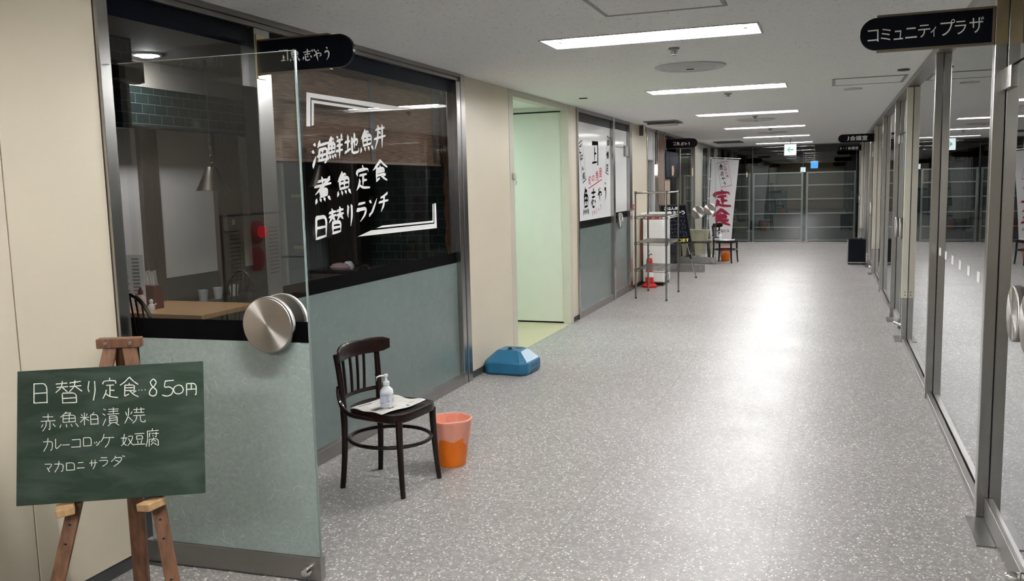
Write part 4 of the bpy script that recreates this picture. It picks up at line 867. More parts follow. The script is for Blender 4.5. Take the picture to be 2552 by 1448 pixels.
for x, rz_ in ((-0.155, 0.35), (0.148, -0.5)):
    mb = MB(); mb.X = Matrix.Translation((x, PB(zb)+yo-0.012, zb-0.020)) @ Matrix.Rotation(rz_, 4, 'Z') @ Matrix.Rotation(-0.1, 4, 'Y')
    mb.box(-0.028, 0.028, -0.075, 0.0, -0.014, 0.012); mb.build('peg', 'easel_end', e, bevel=0.004)
b = thing('chalkboard', 'green chalkboard menu with handwritten white chalk, on the easel', 'chalkboard', EA, EZ)
Xb = Matrix.Translation((0, PB(0.817)-0.006, 0.817)) @ Matrix.Rotation(-TL, 4, 'X') @ Matrix.Rotation(-0.016, 4, 'Y')
mb = MB(); mb.X = Xb; mb.box(-0.30, 0.30, -0.006, 0.006, -0.22, 0.22); mb.build('board', 'board', b, bevel=0.0015)
mb = MB(); mb.X = Xb; strokes(mb, CHALK[:10], lambda a, c, e: (a, -0.0064-e, c), 0.0036, False); strokes(mb, CHALK[10:], lambda a, c, e: (a, -0.0064-e, c), 0.0026, False); mb.build('chalk_writing', 'chalk', b)

# ------------------------------------------------------------------ bentwood chair
def cafe_chair(label):
    c = thing('cafe_chair', label, 'chair', (-2.225, 4.085, 0), -0.13)
    n = 40; rim = []
    for i in range(n):
        a = 2*PI*i/n; ca, sa = math.cos(a), math.sin(a)
        k = 2.0/(4.2 if ca > 0 else 2.8); x = 0.202*math.copysign(abs(ca)**k, ca); y = (0.187+0.022*ca)*math.copysign(abs(sa)**k, sa); rim.append((x, y))
    mb = MB()
    rings = [(0.95, 0.392), (1.0, 0.398), (1.015, 0.420), (1.0, 0.438), (0.95, 0.441), (0.90, 0.436), (0.5, 0.4345), (0.02, 0.434)]
    vs = [(x*k, y*k, z) for k, z in rings for x, y in rim]; fs = []
    for j in range(len(rings)-1):
        for i in range(n): fs.append((j*n+i, j*n+(i+1) % n, (j+1)*n+(i+1) % n, (j+1)*n+i))
    fs.append(tuple(range(n-1, -1, -1))); fs.append(tuple((len(rings)-1)*n+i for i in range(n)))
    mb.add(vs, fs).build('seat', 'chairw', c, True)
    for s in (-1, 1):
        MB().tube(bez((0.172, 0.160*s, 0.408), (0.172, 0.162*s, 0.2), (0.192, 0.176*s, 0.0), 8), [0.019-0.0007*i for i in range(9)], 12).build('front_leg', 'chairw', c, True)
        path = bez((-0.205, 0.172*s, 0.0), (-0.178, 0.158*s, 0.24), (-0.185, 0.160*s, 0.42), 8)+bez((-0.185, 0.160*s, 0.42), (-0.184, 0.165*s, 0.58), (-0.206, 0.178*s, 0.735), 8)[1:]
        MB().tube(path, [0.0145+0.0006*i for i in range(8)]+[0.0185]*3+[0.0175-0.0003*i for i in range(6)], 12).build('rear_leg', 'chairw', c, True)
        MB().tube(bez((-0.204, 0.170*s, 0.56), (-0.19, 0.205*s, 0.43), (-0.08, 0.205*s, 0.418), 8)+[(0.0, 0.208*s, 0.416), (0.06, 0.21*s, 0.414)], [0.012]*9+[0.010, 0.006], 8).build('side_brace', 'chairw', c, True)
    MB().tube([(0.226*math.cos(a), 0.208*math.sin(a), 0.262) for a in [2*PI*i/36 for i in range(36)]], 0.0105, 8, True).build('leg_ring', 'chairw', c, True)
    arc = [(-0.232+0.085*t*t, 0.228*t, 0.733) for t in [-1+2*i/14 for i in range(15)]]
    prof = [(-0.0105, -0.038), (-0.005, -0.043), (0.005, -0.043), (0.0105, -0.038), (0.0115, 0.032), (0.005, 0.043), (-0.005, 0.043), (-0.0115, 0.032)]
    MB().sweep(arc, prof, scale=[(0.45, 0.62), (0.95, 0.93)]+[(1.1, 1.0)]*11+[(0.95, 0.93), (0.45, 0.62)]).build('top_rail', 'chairw', c, True)
    MB().tube([(-0.228+0.040*t*t, 0.160*t, 0.488) for t in [-1+2*i/12 for i in range(13)]], 0.011, 8).build('lower_rail', 'chairw', c, True)
    for y in (-0.082, -0.027, 0.027, 0.082):
        MB().tube([(-0.226, y, 0.492), (-0.226, y*1.06, 0.59), (-0.230, y*1.14, 0.697)], 0.008, 8).build('spindle', 'chairw', c, True)
    return c
chair = cafe_chair('dark bentwood cafe chair with sanitizer bottle and newspaper, by the near window')
def sheet(label, loc, rz, pts, seed):
    rnd = random.Random(seed); t = thing('newspaper', label, 'newspaper', loc, rz)
    N_ = 18; A, B, C_, D = map(Vector, pts); vs = []; fs = []
    def P(u, v, e=0.0):
        p = A*(1-u)*(1-v)+B*u*(1-v)+C_*u*v+D*(1-u)*v
        z = 0.0045+0.0035*abs(math.sin(7*u+2.3*v+seed))*abs(math.cos(5*v-1.7*u)) + 0.010*max(0, u-0.82)*5*max(0, v-0.5) + 0.012*max(0, v-0.86)*5*(0.5+0.5*math.sin(9*u))
        return (p.x+0.006*math.sin(9*v+seed)*(1 if u in (0, 1) else 0), p.y+0.006*math.sin(11*u), z+e)
    for j in range(N_+1):
        for i in range(N_+1): vs.append(P(i/N_, j/N_))
    for j in range(N_):
        for i in range(N_): a = j*(N_+1)+i; fs.append((a, a+1, a+N_+2, a+N_+1))
    o = MB().add(vs, fs).build('sheet', 'paper', t, True); md = o.modifiers.new('solid', 'SOLIDIFY'); md.thickness = 0.0012; md.offset = -1
    mb = None
    def patch(u0, u1, v0, v1):
        n = 4
        for i in range(n):
            for j in range(2):
                a, b_ = u0+(u1-u0)*i/n, u0+(u1-u0)*(i+1)/n; c_, d_ = v0+(v1-v0)*j/2, v0+(v1-v0)*(j+1)/2
                mb.quad(P(a, c_, 0.0009), P(b_, c_, 0.0009), P(b_, d_, 0.0009), P(a, d_, 0.0009))
    for q in ((0.56, 0.70, 0.06, 0.24), (0.73, 0.80, 0.30, 0.42), (0.60, 0.64, 0.30, 0.5), (0.86, 0.95, 0.62, 0.66), (0.10, 0.14, 0.10, 0.40)):
        mb = MB(); patch(*q); mb.build('picture', 'print_', t)
    mb = MB()
    for i in range(26):
        u = rnd.uniform(0.05, 0.85); v = rnd.uniform(0.05, 0.8); l = rnd.uniform(0.05, 0.16)
        patch(u, min(0.96, u+0.012), v, min(0.95, v+l))
    mb.build('text_columns', 'print_l', t); return t
news = sheet('crumpled newspaper sheet under the sanitizer bottle on the near chair', (-2.225, 4.085, 0.4415), -0.13, [(-0.14, -0.165, 0), (0.10, -0.20, 0), (0.165, 0.12, 0), (-0.10, 0.155, 0)], 3)
def sanitizer(label, loc, rz):
    t = thing('sanitizer_bottle', label, 'bottle', loc, rz)
    sq = []
    prof = [(0.020, 0.0), (0.034, 0.002), (0.036, 0.010), (0.036, 0.082), (0.033, 0.094), (0.020, 0.110), (0.0155, 0.114), (0.0155, 0.122)]
    n = 28; vs = []; fs = []
    for r, z in prof:
        k = min(1, max(0, (r-0.018)/0.016))
        for i in range(n):
            a = 2*PI*i/n; ca, sa = math.cos(a), math.sin(a); q = 1/max(abs(ca), abs(sa))**(0.62*k)
            vs.append((r*ca*q*0.94, r*sa*q*0.86, z))
    for j in range(len(prof)-1):
        for i in range(n): fs.append((j*n+i, j*n+(i+1) % n, (j+1)*n+(i+1) % n, (j+1)*n+i))
    fs.append(tuple(range(n-1, -1, -1))); fs.append(tuple((len(prof)-1)*n+i for i in range(n)))
    MB().add(vs, fs).build('bottle_body', 'plastic', t, True)
    mb = MB()
    for x0, x1, z0, z1 in ((-0.026, 0.024, 0.070, 0.079), (-0.026, -0.004, 0.030, 0.064), (0.002, 0.020, 0.052, 0.064), (0.002, 0.024, 0.034, 0.046), (-0.022, 0.022, 0.016, 0.022)):
        mb.box(x0, x1, -0.0352, -0.0345, z0, z1)
    for y0, y1, z0, z1 in ((-0.02, 0.02, 0.062, 0.075), (-0.02, 0.016, 0.03, 0.05)): mb.box(0.0338, 0.0345, y0*0.7, y1*0.7, z0, z1)
    mb.build('label', 'label', t)
    MB().lathe([(0.0175, 0.119), (0.0175, 0.138), (0.010, 0.141), (0.007, 0.147), (0.006, 0.162)], n=20).build('cap', 'plastic', t, True)
    mb = MB(); mb.lathe([(0.006, 0.160), (0.010, 0.163), (0.012, 0.172), (0.009, 0.178), (0.0001, 0.180)], n=16)
    mb.tube([(0, 0, 0.170), (-0.03, -0.008, 0.169), (-0.046, -0.012, 0.163), (-0.050, -0.013, 0.142)], [0.0055, 0.005, 0.0045, 0.0035], 8); mb.build('pump_nozzle', 'plastic', t, True)
    return t
bottle = sanitizer('white pump sanitizer bottle standing on newspaper on the near chair', (-2.195, 4.005, 0.4505), 0.25)
def waste_bin(label, loc, liner=True):
    t = thing('waste_bin', label, 'bin', loc)
    MB().lathe([(0.0001, 0.0), (0.078, 0.0), (0.082, 0.006), (0.119, 0.262), (0.123, 0.266), (0.123, 0.273), (0.115, 0.273), (0.112, 0.262), (0.077, 0.010), (0.0001, 0.010)], n=44).build('bin_body', 'orange', t, True)
    n = 64; vs = []; fs = []
    rows = [(0.066, 0.02), (0.083, 0.14), (0.101, 0.255), (0.112, 0.276), (0.119, 0.279), (0.126, 0.274)]
    for r, z in rows:
        for i in range(n):
            a = 2*PI*i/n; k = 0.003*math.sin(9*a)+0.002*math.sin(17*a+1); vs.append(((r+k*(r < 0.113))*math.cos(a), (r+k*(r < 0.113))*math.sin(a), z+0.002*math.sin(5*a)))
    for q in range(1, 4):
        for i in range(n):
            a = 2*PI*i/n
            low = 0.185-0.045*math.cos(a+0.6)-0.03*math.sin(2*a)-0.014*math.sin(5*a+0.4)-(0.035 if math.sin(3*a+2.0) > 0.55 else 0)
            z = 0.274+(low-0.274)*q/3; r = 0.082+(0.119-0.082)*z/0.262+0.004+0.003*math.sin(13*a+q)
            vs.append((r*math.cos(a), r*math.sin(a), z))
    R = len(rows)+3
    for j in range(R-1):
        for i in range(n): fs.append((j*n+i, j*n+(i+1) % n, (j+1)*n+(i+1) % n, (j+1)*n+i))
    MB().add(vs, fs).build('bag_liner', 'liner', t, True); return t
wbin = waste_bin('orange waste bin with clear pink tinted bag, behind the near chair', (-2.045, 4.485, 0))

# ------------------------------------------------------------------ blue parasol base
t = thing('parasol_base', 'blue plastic water filled parasol base on the floor by the cream panel', 'parasol base', (-2.575, 6.985, 0), -0.06)
def octo(a, b, c): return [(-a+c, -b), (a-c, -b), (a, -b+c), (a, b-c), (a-c, b), (-a+c, b), (-a, b-c), (-a, -b+c)]
mb = MB(); L_ = [(octo(0.190, 0.185, 0.045), 0.0), (octo(0.203, 0.198, 0.05), 0.02), (octo(0.203, 0.198, 0.05), 0.100), (octo(0.195, 0.19, 0.05), 0.112), (octo(0.112, 0.10, 0.02), 0.192), (octo(0.098, 0.088, 0.02), 0.200)]
vs = [(x, y, z) for p, z in L_ for x, y in p]; fs = [tuple(range(7, -1, -1)), tuple(40+i for i in range(8))]
for j in range(5):
    for i in range(8): fs.append((j*8+i, j*8+(i+1) % 8, (j+1)*8+(i+1) % 8, (j+1)*8+i))
mb.add(vs, fs).build('tank', 'blue', t, bevel=0.012, seg=3)
MB().lathe([(0.036, 0.0), (0.036, 0.003)], (0.0, -0.05, 0.1995), 'Z', 24).build('recess', 'blue_d', t, True)
MB().lathe([(0.017, 0.0), (0.016, 0.018), (0.010, 0.021), (0.0001, 0.021)], (0.0, -0.05, 0.201), 'Z', 20).build('screw_cap', 'blue_d', t, True)
MB().lathe([(0.030, 0.0), (0.034, 0.0), (0.034, 0.003), (0.030, 0.003)], (0.045, 0.045, 0.1995), 'Z', 28).build('pole_ring', 'blue_d', t, True)
MB().box(0.2025, 0.2045, -0.06, 0.075, 0.0, 0.035).box(0.2025, 0.2042, -0.06, 0.075, 0.058, 0.078).build('hand_slot', 'blue_d', t, bevel=0.001)

# ------------------------------------------------------------------ things by the far shop entrance
t = thing('wire_rack', 'tall chrome wire rack with three shelves in front of the white cooler', 'rack', (-2.30, 12.31, 0), 0.0)
RW, RD = 0.232, 0.475
skew = lambda x, y: (x, y-0.16*(x)*(1 if y < 0 else 0.4), )
for sx in (-1, 1):
    for sy in (-1, 1):
        px, py = RW*sx, RD*sy-0.10*sx*(1 if sy < 0 else 0.4)
        p = MB().tube([(px, py, 0.02), (px, py, 1.485)], 0.0125, 10).build('post', 'chromewire', t, True)
        MB().lathe([(0.0001, 0), (0.014, 0.0), (0.015, 0.012), (0.009, 0.022)], (px, py, 0), 'Z', 10).build('foot', 'blackp', p, True)
cor = [(-RW, -RD+0.10), (RW, -RD-0.10), (RW, RD-0.04), (-RW, RD+0.04)]
for z in (1.145, 0.785, 0.412):
    mb = MB()
    for zz in (z, z-0.028):
        for i in range(4):
            a, b = cor[i], cor[(i+1) % 4]; mb.tube([(*a, zz), (*b, zz)], 0.004, 6)
    for i in range(1, 15):
        k = i/15; a = (-RW, cor[0][1]+(cor[3][1]-cor[0][1])*k); b = (RW, cor[1][1]+(cor[2][1]-cor[1][1])*k); mb.tube([(*a, z+0.003), (*b, z+0.003)], 0.0028, 5)
    for x in (-0.08, 0.08): mb.tube([(x, -RD+0.02, z-0.005), (x, RD-0.02, z-0.005)], 0.004, 6)
    for i in range(4):
        a, b = Vector(cor[i]), Vector(cor[(i+1) % 4]); n = int((b-a).length/0.06)
        for q in range(n):
            p0 = a+(b-a)*q/n; p1 = a+(b-a)*(q+0.5)/n; p2 = a+(b-a)*(q+1)/n
            mb.tube([(*p0, z), (*p1, z-0.028), (*p2, z)], 0.002, 4)
    for c_ in cor: mb.lathe([(0.018, z-0.035), (0.018, z+0.005)], (*c_, 0), 'Z', 10)
    mb.build('shelf', 'chromewire', t, True)
mb = MB(); mb.tube([(*c_, 1.47) for c_ in cor], 0.011, 8, True)
for c_ in cor: mb.lathe([(0.018, 1.45), (0.018, 1.492), (0.0001, 1.495)], (*c_, 0), 'Z', 10)
mb.build('top_frame', 'chromewire', t, True)

t = thing('drink_cooler', 'white upright drink cooler with red lettering behind the wire rack', 'cooler', (-2.575, 13.66, 0))
MB().box(-0.17, 0.165, -0.17, 0.36, 0.05, 1.10).build('body', 'fridge', t, bevel=0.01)
MB().box(-0.16, 0.155, -0.215, -0.175, 0.06, 1.035).build('door', 'fridge', t, bevel=0.012)
MB().box(-0.19, 0.185, -0.22, 0.37, 1.105, 1.14).build('lid', 'fridge', t, bevel=0.008)
mb = MB().box(-0.16, 0.155, -0.2, -0.172, 1.04, 1.098); o = mb.build('brand_strip', 'fridge', t, bevel=0.003)
letters(MB(), row('KIRIN', -0.15, 1.042, 0.29, 0.054, 0.10), lambda a, b: (a, -0.2012, b), 0.03).build('lettering', 'kirin', o)
MB().box(-0.15, 0.15, -0.16, 0.34, 0.0, 0.049).build('base', 'blackp', t)
MB().box(0.1655, 0.172, -0.12, 0.22, 0.07, 0.16).build('side_grille', 'grey', t, bevel=0.002)
mb = MB().tube([(-0.175, -0.19, 1.0), (-0.182, -0.20, 0.8), (-0.178, -0.20, 0.6), (-0.19, -0.19, 0.4)], 0.004, 6); mb.build('cord', 'red', t, True)
t = thing('safety_cone', 'red safety cone with white band beside the white cooler', 'cone', (-2.60, 13.27, 0))
MB().lathe([(0.0001, 0), (0.118, 0), (0.122, 0.008), (0.118, 0.03), (0.098, 0.038), (0.088, 0.06)], n=32).build('base', 'red', t, True)
MB().lathe([(0.072, 0.045), (0.055, 0.2), (0.047, 0.42), (0.040, 0.45), (0.0001, 0.452)], n=24).build('cone_body', 'red', t, True)
MB().lathe([(0.0625, 0.16), (0.0545, 0.24)], n=24).build('band', 'white', t, True)
MB().tube([(0, 0, 0.45), (0.0, 0, 0.50), (0.03, -0.01, 0.52), (0.045, -0.01, 0.50)], 0.007, 8).tube([(0, 0, 0.49), (-0.03, 0.0, 0.53), (0.0, 0.01, 0.56)], 0.006, 8).build('rope_hook', 'blackp', t, True)
t = thing('wall_alarm', 'small cream box mounted high on the cream pillar past the poster window', 'box', (XL, 13.62, 2.42))
MB().box(0.0, 0.07, -0.10, 0.10, -0.075, 0.07).build('case', 'cream', t, bevel=0.006)
MB().box(0.0705, 0.0735, 0.02, 0.05, -0.03, 0.05).build('dark_slot', 'void', t)
MB().box(0.0, 0.06, -0.118, -0.102, -0.085, 0.07).build('side_plate', 'rubber', t)
t = thing('fire_plate', 'small red plate on the cream pillar beside the wire rack', 'plate', (XL, 13.06, 1.245)); MB().box(0, 0.006, -0.065, 0.065, -0.045, 0.045).build('plate', 'red', t, bevel=0.002)
MB().box(0.0062, 0.0068, -0.04, 0.04, -0.012, 0.012).build('text_strip', 'pale_pink', t)
t = thing('paper_notice', 'small pale paper notice under the red plate on the pillar', 'notice', (XL, 13.06, 1.125)); MB().box(0, 0.002, -0.05, 0.05, -0.055, 0.055).build('sheet', 'paper', t)

# menu board on a light tripod, facing half right
t = thing('menu_stand', 'black menu board with white and yellow lettering on silver tripod legs', 'menu board', (-2.37, 14.30, 0), math.atan2(0.62, 0.78))
LN = 0.30
Xm = Matrix.Translation((0, 0, 0.92)) @ Matrix.Rotation(-LN, 4, 'X')
mb = MB(); mb.X = Xm; mb.box(-0.235, 0.235, -0.008, 0.008, -0.325, 0.325); bd = mb.build('board', 'sign', t, bevel=0.002)
mb = MB(); mb.X = Xm
for q in ((-0.245, 0.245, 0.315, 0.333), (-0.245, 0.245, -0.333, -0.315), (-0.245, -0.228, -0.315, 0.315), (0.228, 0.245, -0.315, 0.315)): mb.box(q[0], q[1], -0.013, 0.010, q[2], q[3])
mb.build('frame', 'stool', t)
mf = lambda a, b: (a, -0.0095, b)
mb = MB(); mb.X = Xm
letters(mb, row('ごはん処', -0.17, 0.245, 0.26, 0.05)+row('魚志やう', -0.10, 0.165, 0.30, 0.062), mf, 0.03); mb.build('heading', 'sign_txt', bd)
mb = MB(); mb.X = Xm
rnd = random.Random(5)
for i in range(6):
    for j in range(8):
        if j == 5 and i % 2: continue
        for q in range(4):      # faint illegible chalk marks
            x = -0.19+j*0.048+rnd.uniform(0, 0.030); z = 0.095-i*0.062+rnd.uniform(0, 0.034); w_, h_ = ((rnd.uniform(0.012, 0.026), 0.003), (0.003, rnd.uniform(0.012, 0.03)))[q % 2]
            mb.quad(mf(x, z), mf(x+w_, z), mf(x+w_, z+h_), mf(x, z+h_))
mb.build('menu_lines', 'dimtxt', bd)
mb = MB(); mb.X = Xm; letters(mb, row('弁当承ります', -0.19, -0.300, 0.39, 0.055), mf, 0.03); mb.build('bottom_line', 'yellow', bd)
for x0, y0, z0, x1, y1 in ((0.13, 0.02, 0.90, 0.40, 0.02), (-0.13, 0.02, 0.90, -0.22, 0.05), (0.0, 0.07, 1.1, 0.0, 0.42)):
    p = MB().tube([(x0, y0, z0), (x1, y1, 0.015)], 0.010, 8).build('leg', 'chrome', t, True)
    k = lambda f: (x0+(x1-x0)*f, y0+(y1-y0)*f, z0+(0.015-z0)*f)
    MB().tube([k(0.55), k(0.63)], 0.015, 8).build('clamp', 'blackp', p, True); MB().tube([k(0.975), k(1.0)], 0.014, 8).build('rubber_tip', 'blackp', p, True)

# noren, lamp and panel in the doorway
t = thing('noren_curtain', 'dark navy doorway curtain under the far black sign', 'curtain', (-2.81, 16.50, 2.16))
MB().tube([(0, -0.72, 0.0), (0, 0.72, 0.0)], 0.012, 8).build('rod', 'brown', t, True)
for i in range(4):
    y0 = -0.70+i*0.352; N_ = 10; vs = []
    for z in (0.012, -0.2, -0.46):
        for j in range(N_+1): vs.append((0.016+0.02*math.sin(j*1.3+i)*(0.3-z), y0+0.342*j/N_, z))
    fs = [(r*(N_+1)+j, r*(N_+1)+j+1, (r+1)*(N_+1)+j+1, (r+1)*(N_+1)+j) for r in (0, 1) for j in range(N_)]
    o = MB().add(vs, fs).build('cloth_panel', 'noren', t, True); md = o.modifiers.new('solid', 'SOLIDIFY'); md.thickness = 0.003
for y in (-0.6, 0.6): MB().tube([(0, y, 0), (0, y, 0.336)], 0.003, 6).build('cord', 'blackp', t)
t = thing('partition_panel', 'beige partition panel under the navy doorway curtain', 'panel', (-2.93, 16.4, 0)); MB().box(-0.03, 0.03, -0.50, 0.50, 0.02, 1.68).build('panel', 'beige', t, bevel=0.004); MB().box(-0.12, 0.12, -0.40, 0.38, 0, 0.02).build('foot', 'stool', t)
t = thing('wall_lamp', 'small lit upright lamp glowing on the far shop front, left of the wooden panel', 'lamp', (-2.79, 14.86, 1.825))
MB().lathe([(0.0001, -0.095), (0.018, -0.085), (0.023, 0.0), (0.018, 0.085), (0.0001, 0.095)], (0, 0, 0.0), n=16).build('glass_shade', 'warm', t, True)
MB().lathe([(0.016, 0.09), (0.018, 0.10), (0.008, 0.12), (0.004, 0.60), (0.02, 0.61), (0.02, 0.671)], n=12).build('hanger', 'bronze', t, True)
sbox('wall_shop', 'brown', -3.40, -3.30, 14.9, 15.72, 0, 2.5); sbox('wall_shop', 'dark', -6.5, -6.4, 10, 23.5, 0, 2.5)
sbox('wall_shop', 'dark', -6.5, -2.88, 9.8, 9.9, 0, 2.5); sbox('wall_shop', 'dark', -6.5, -2.88, 23.5, 23.6, 0, 2.5)
sbox('floor_shop', 'darkfloor', -6.5, -2.86, 9.73, 23.6, -0.1, -0.001); sbox('ceiling_shop', 'dark', -6.5, -2.88, 9.73, 23.6, 2.5, 2.55)

t = thing('bench', 'low dark wooden bench carrying a pale yellow crate, by the far glass doors', 'bench', (-2.53, 18.12, 0), 0.05)
MB().box(-0.27, 0.25, -0.13, 0.13, 0.355, 0.392).build('seat', 'stool', t, bevel=0.008)
for sx in (-1, 1):
    for sy in (-1, 1): MB().sweep([(0.19*sx, 0.09*sy, 0.356), (0.225*sx, 0.115*sy, 0.0)], [(-0.022, -0.018), (0.022, -0.018), (0.022, 0.018), (-0.022, 0.018)], up=(0, 1, 0)).build('leg', 'stool', t, bevel=0.003)
def crate(label, loc, a, b, h_, rz=0.0):
    t = thing('plastic_crate', label, 'crate', loc, rz); vs = []
    k = 0.86
    for (s, z) in ((k, 0.0), (1.0, h_), (0.95, h_), (k*0.95, 0.008)):
        vs += [(-a*s, -b*s, z), (a*s, -b*s, z), (a*s, b*s, z), (-a*s, b*s, z)]
    fs = [(3, 2, 1, 0)]+[(j*4+i, j*4+(i+1) % 4, (j+1)*4+(i+1) % 4, (j+1)*4+i) for j in range(3) for i in range(4)]+[(12, 13, 14, 15)]
    MB().add(vs, fs).build('tub', 'ybox', t, bevel=0.006)
    mb = MB(); r = 1.03
    for q in ((-a*r, a*r, -b*r, -b*0.97), (-a*r, a*r, b*0.97, b*r), (-a*r, -a*0.97, -b*0.97, b*0.97), (a*0.97, a*r, -b*0.97, b*0.97)): mb.box(*q, h_-0.025, h_+0.004)
    mb.build('rim', 'ybox', t, bevel=0.003); return t
crate('pale yellow plastic crate standing on the low dark bench', (-2.54, 18.12, 0.392), 0.215, 0.125, 0.235, 0.05)
crate('pale yellow plastic crate on the floor behind the low dark bench', (-2.58, 19.35, 0), 0.20, 0.15, 0.34)

c2 = copy_tree(chair); c2.location = (-1.93, 17.62, 0); c2.rotation_euler = (0, 0, -0.25); c2['label'] = 'far dark bentwood cafe chair with white paper on its seat, in front of the banner'
n2 = copy_tree(news); n2.location = (-1.93, 17.62, 0.4415); n2.rotation_euler = (0, 0, -0.25); n2['label'] = 'white newspaper sheet on the seat of the far chair'
b2 = copy_tree(bottle); b2.location = (-2.03, 17.60, 0.4505); b2['label'] = 'small white pump bottle on the seat of the far chair'
w2 = copy_tree(wbin); w2.location = (-1.97, 18.0, 0); w2['label'] = 'orange waste bin standing behind the legs of the far chair'
for o, g in ((chair, 'dark cafe chairs'), (c2, 'dark cafe chairs'), (wbin, 'orange waste bins'), (w2, 'orange waste bins'), (bottle, 'sanitizer bottles'), (b2, 'sanitizer bottles'), (news, 'newspaper sheets'), (n2, 'newspaper sheets')): o['group'] = g

t = thing('banner_stand', 'tall white nobori banner with crimson lettering on a white pole', 'banner', (-2.38, 18.74, 0))
bx = lambda a, b, e=0.0: (a+2.38, e, b)
pole = MB().tube([bx(-2.46, 0.10), bx(-2.435, 0.8), bx(-2.385, 2.125)], 0.011, 8).build('pole', 'pole', t, True)
MB().tube([bx(-2.392, 2.112), bx(-1.75, 2.06)], 0.007, 8).build('cross_bar', 'pole', t, True)
MB().lathe([(0.0001, 0), (0.19, 0.0), (0.195, 0.02), (0.17, 0.06), (0.05, 0.075), (0.022, 0.11), (0.0001, 0.112)], (-0.08, 0, 0), 'Z', 28).build('water_base', 'pole', t, True)
zs = [(2.085, -2.352, -1.788, 2.038), (1.80, -2.362, -1.808, 1.78), (1.45, -2.378, -1.842, 1.44), (1.10, -2.392, -1.875, 1.097), (0.75, -2.402, -1.905, 0.74), (0.364, -2.355, -1.932, 0.363)]
def wave(a, b): return 0.012*math.sin(9*a+1.0+1.5*b)
vs = []; N_ = 14; R_ = 30
def lerp_row(t_):
    i = min(len(zs)-2, int(t_*(len(zs)-1))); f = t_*(len(zs)-1)-i; A, B = zs[i], zs[i+1]; return [A[q]+(B[q]-A[q])*f for q in range(4)]
for r in range(R_+1):
    zl, xa, xb, zr = lerp_row(r/R_)
    for j in range(N_+1):
        k = j/N_; x = xa+(xb-xa)*k; z = zl+(zr-zl)*k; vs.append(bx(x, z, wave(x, z)))
fs = [(r*(N_+1)+j, r*(N_+1)+j+1, (r+1)*(N_+1)+j+1, (r+1)*(N_+1)+j) for r in range(R_) for j in range(N_)]
cl = MB().add(vs, fs).build('cloth', 'banner', t, True)
mb = MB()
for x, z in ((-2.350, 2.105), (-2.07, 2.085)): mb.box(x+2.38-0.014, x+2.38+0.014, -0.012, 0.012, z-0.03, z+0.012)
for z in (1.66, 1.25, 0.83): xx = -2.385-(2.125-z)*0.0385; mb.box(xx+2.38-0.014, xx+2.38+0.05, -0.0095, 0.0125, z-0.012, z+0.012)
mb.build('loops', 'banner', t)
fb = lambda e: (lambda a, b: bx(a, b, wave(a, b)-e))
fs3 = lambda k: (lambda a, b, e: bx(a, b, wave(a, b)-k-e))
strokes(MB(), [(c_, ox+0.018, oy-0.016, *r) for c_, ox, oy, *r in BANNER_RED[:2]], fs3(0.006), 0.07).build('letter_shadow', 'pale_pink', cl)
strokes(MB(), BANNER_RED[:2], fs3(0.0075), 0.084).build('big_lettering', 'crimson', cl)
letters(MB(), BANNER_RED[2:], fb(0.006), 0.02).build('small_red_lettering', 'crimson', cl)
strokes(MB(), BANNER_BLACK, lambda a, b, e: bx(a, b, wave(a, b)-0.006-e), 0.016).build('dark_lettering', 'ink', cl)
tg = [(-2.24, 1.988), (-2.013, 2.022), (-1.927, 1.517), (-2.152, 1.474)]; mb = MB(); f_ = fb(0.005)
for i in range(4):
    a, b = Vector(tg[i]), Vector(tg[(i+1) % 4]); cc = Vector((-2.083, 1.75)); a2 = a+(cc-a)*0.035; b2_ = b+(cc-b)*0.035
    mb.quad(f_(*a), f_(*b), f_(*b2_), f_(*a2))
mb.build('tag_outline', 'crimson', cl)

t = thing('black_case', 'black upright wheeled case with silver edges by the right hand glass wall', 'case', (0.485, 17.52, 0))
MB().box(-0.155, 0.165, -0.17, 0.17, 0.035, 0.475).build('case_body', 'sign', t, bevel=0.008)
for x in (-0.158, 0.150): MB().box(x, x+0.016, -0.174, -0.1705, 0.035, 0.475).build('edge_strip', 'blackp' if x > 0 else 'steel_d', t)
MB().box(-0.158, 0.166, -0.174, -0.1705, 0.03, 0.05).build('bottom_strip', 'steel_d', t)
for x in (-0.10, -0.02, 0.06): MB().box(x, x+0.035, -0.12, 0.12, 0.4755, 0.49).build('top_handle', 'blackp', t, bevel=0.004)
for x in (-0.13, 0.14):
    for y in (-0.14, 0.14): MB().lathe([(0.0001, -0.012), (0.017, -0.012), (0.017, 0.012), (0.0001, 0.012)], (x, y, 0.017), 'X', 14).build('wheel', 'blackp', t, True)

# ------------------------------------------------------------------ fire alarm cabinet on the near left wall (seen mirrored in the open door)
t = thing('alarm_cabinet', 'cream wall cabinet with a glowing red lamp and louvres, mirrored in the open glass door', 'alarm cabinet', (XL, 1.83, 0.78))
MB().box(0.0, 0.012, -0.31, 0.30, 0.0, 0.70).build('cabinet_door', 'cream', t, bevel=0.003)
MB().box(0.0, 0.004, -0.32, 0.31, -0.01, 0.71).build('gap', 'void', t)
for y in (-0.20, 0.20):
    mb = MB()
    for i in range(13): mb.box(0.0122, 0.0128, y-0.05, y+0.05, 0.37+i*0.021, 0.375+i*0.021)
    mb.build('louvre', 'void', t)
MB().lathe([(0.06, 0.0), (0.06, 0.02), (0.045, 0.03)], (0.0125, -0.01, 0.61), 'X', 28).build('lamp_base', 'red', t, True)
MB().lathe([(0.032, 0.03), (0.030, 0.05), (0.018, 0.068), (0.0001, 0.072)], (0.0125, -0.01, 0.61), 'X', 24).build('lamp_dome', 'redlamp', t, True)
MB().lathe([(0.065, 0.0), (0.065, 0.015), (0.04, 0.022), (0.0001, 0.022)], (0.0125, 0.0, 0.465), 'X', 28).build('call_point', 'red', t, True)

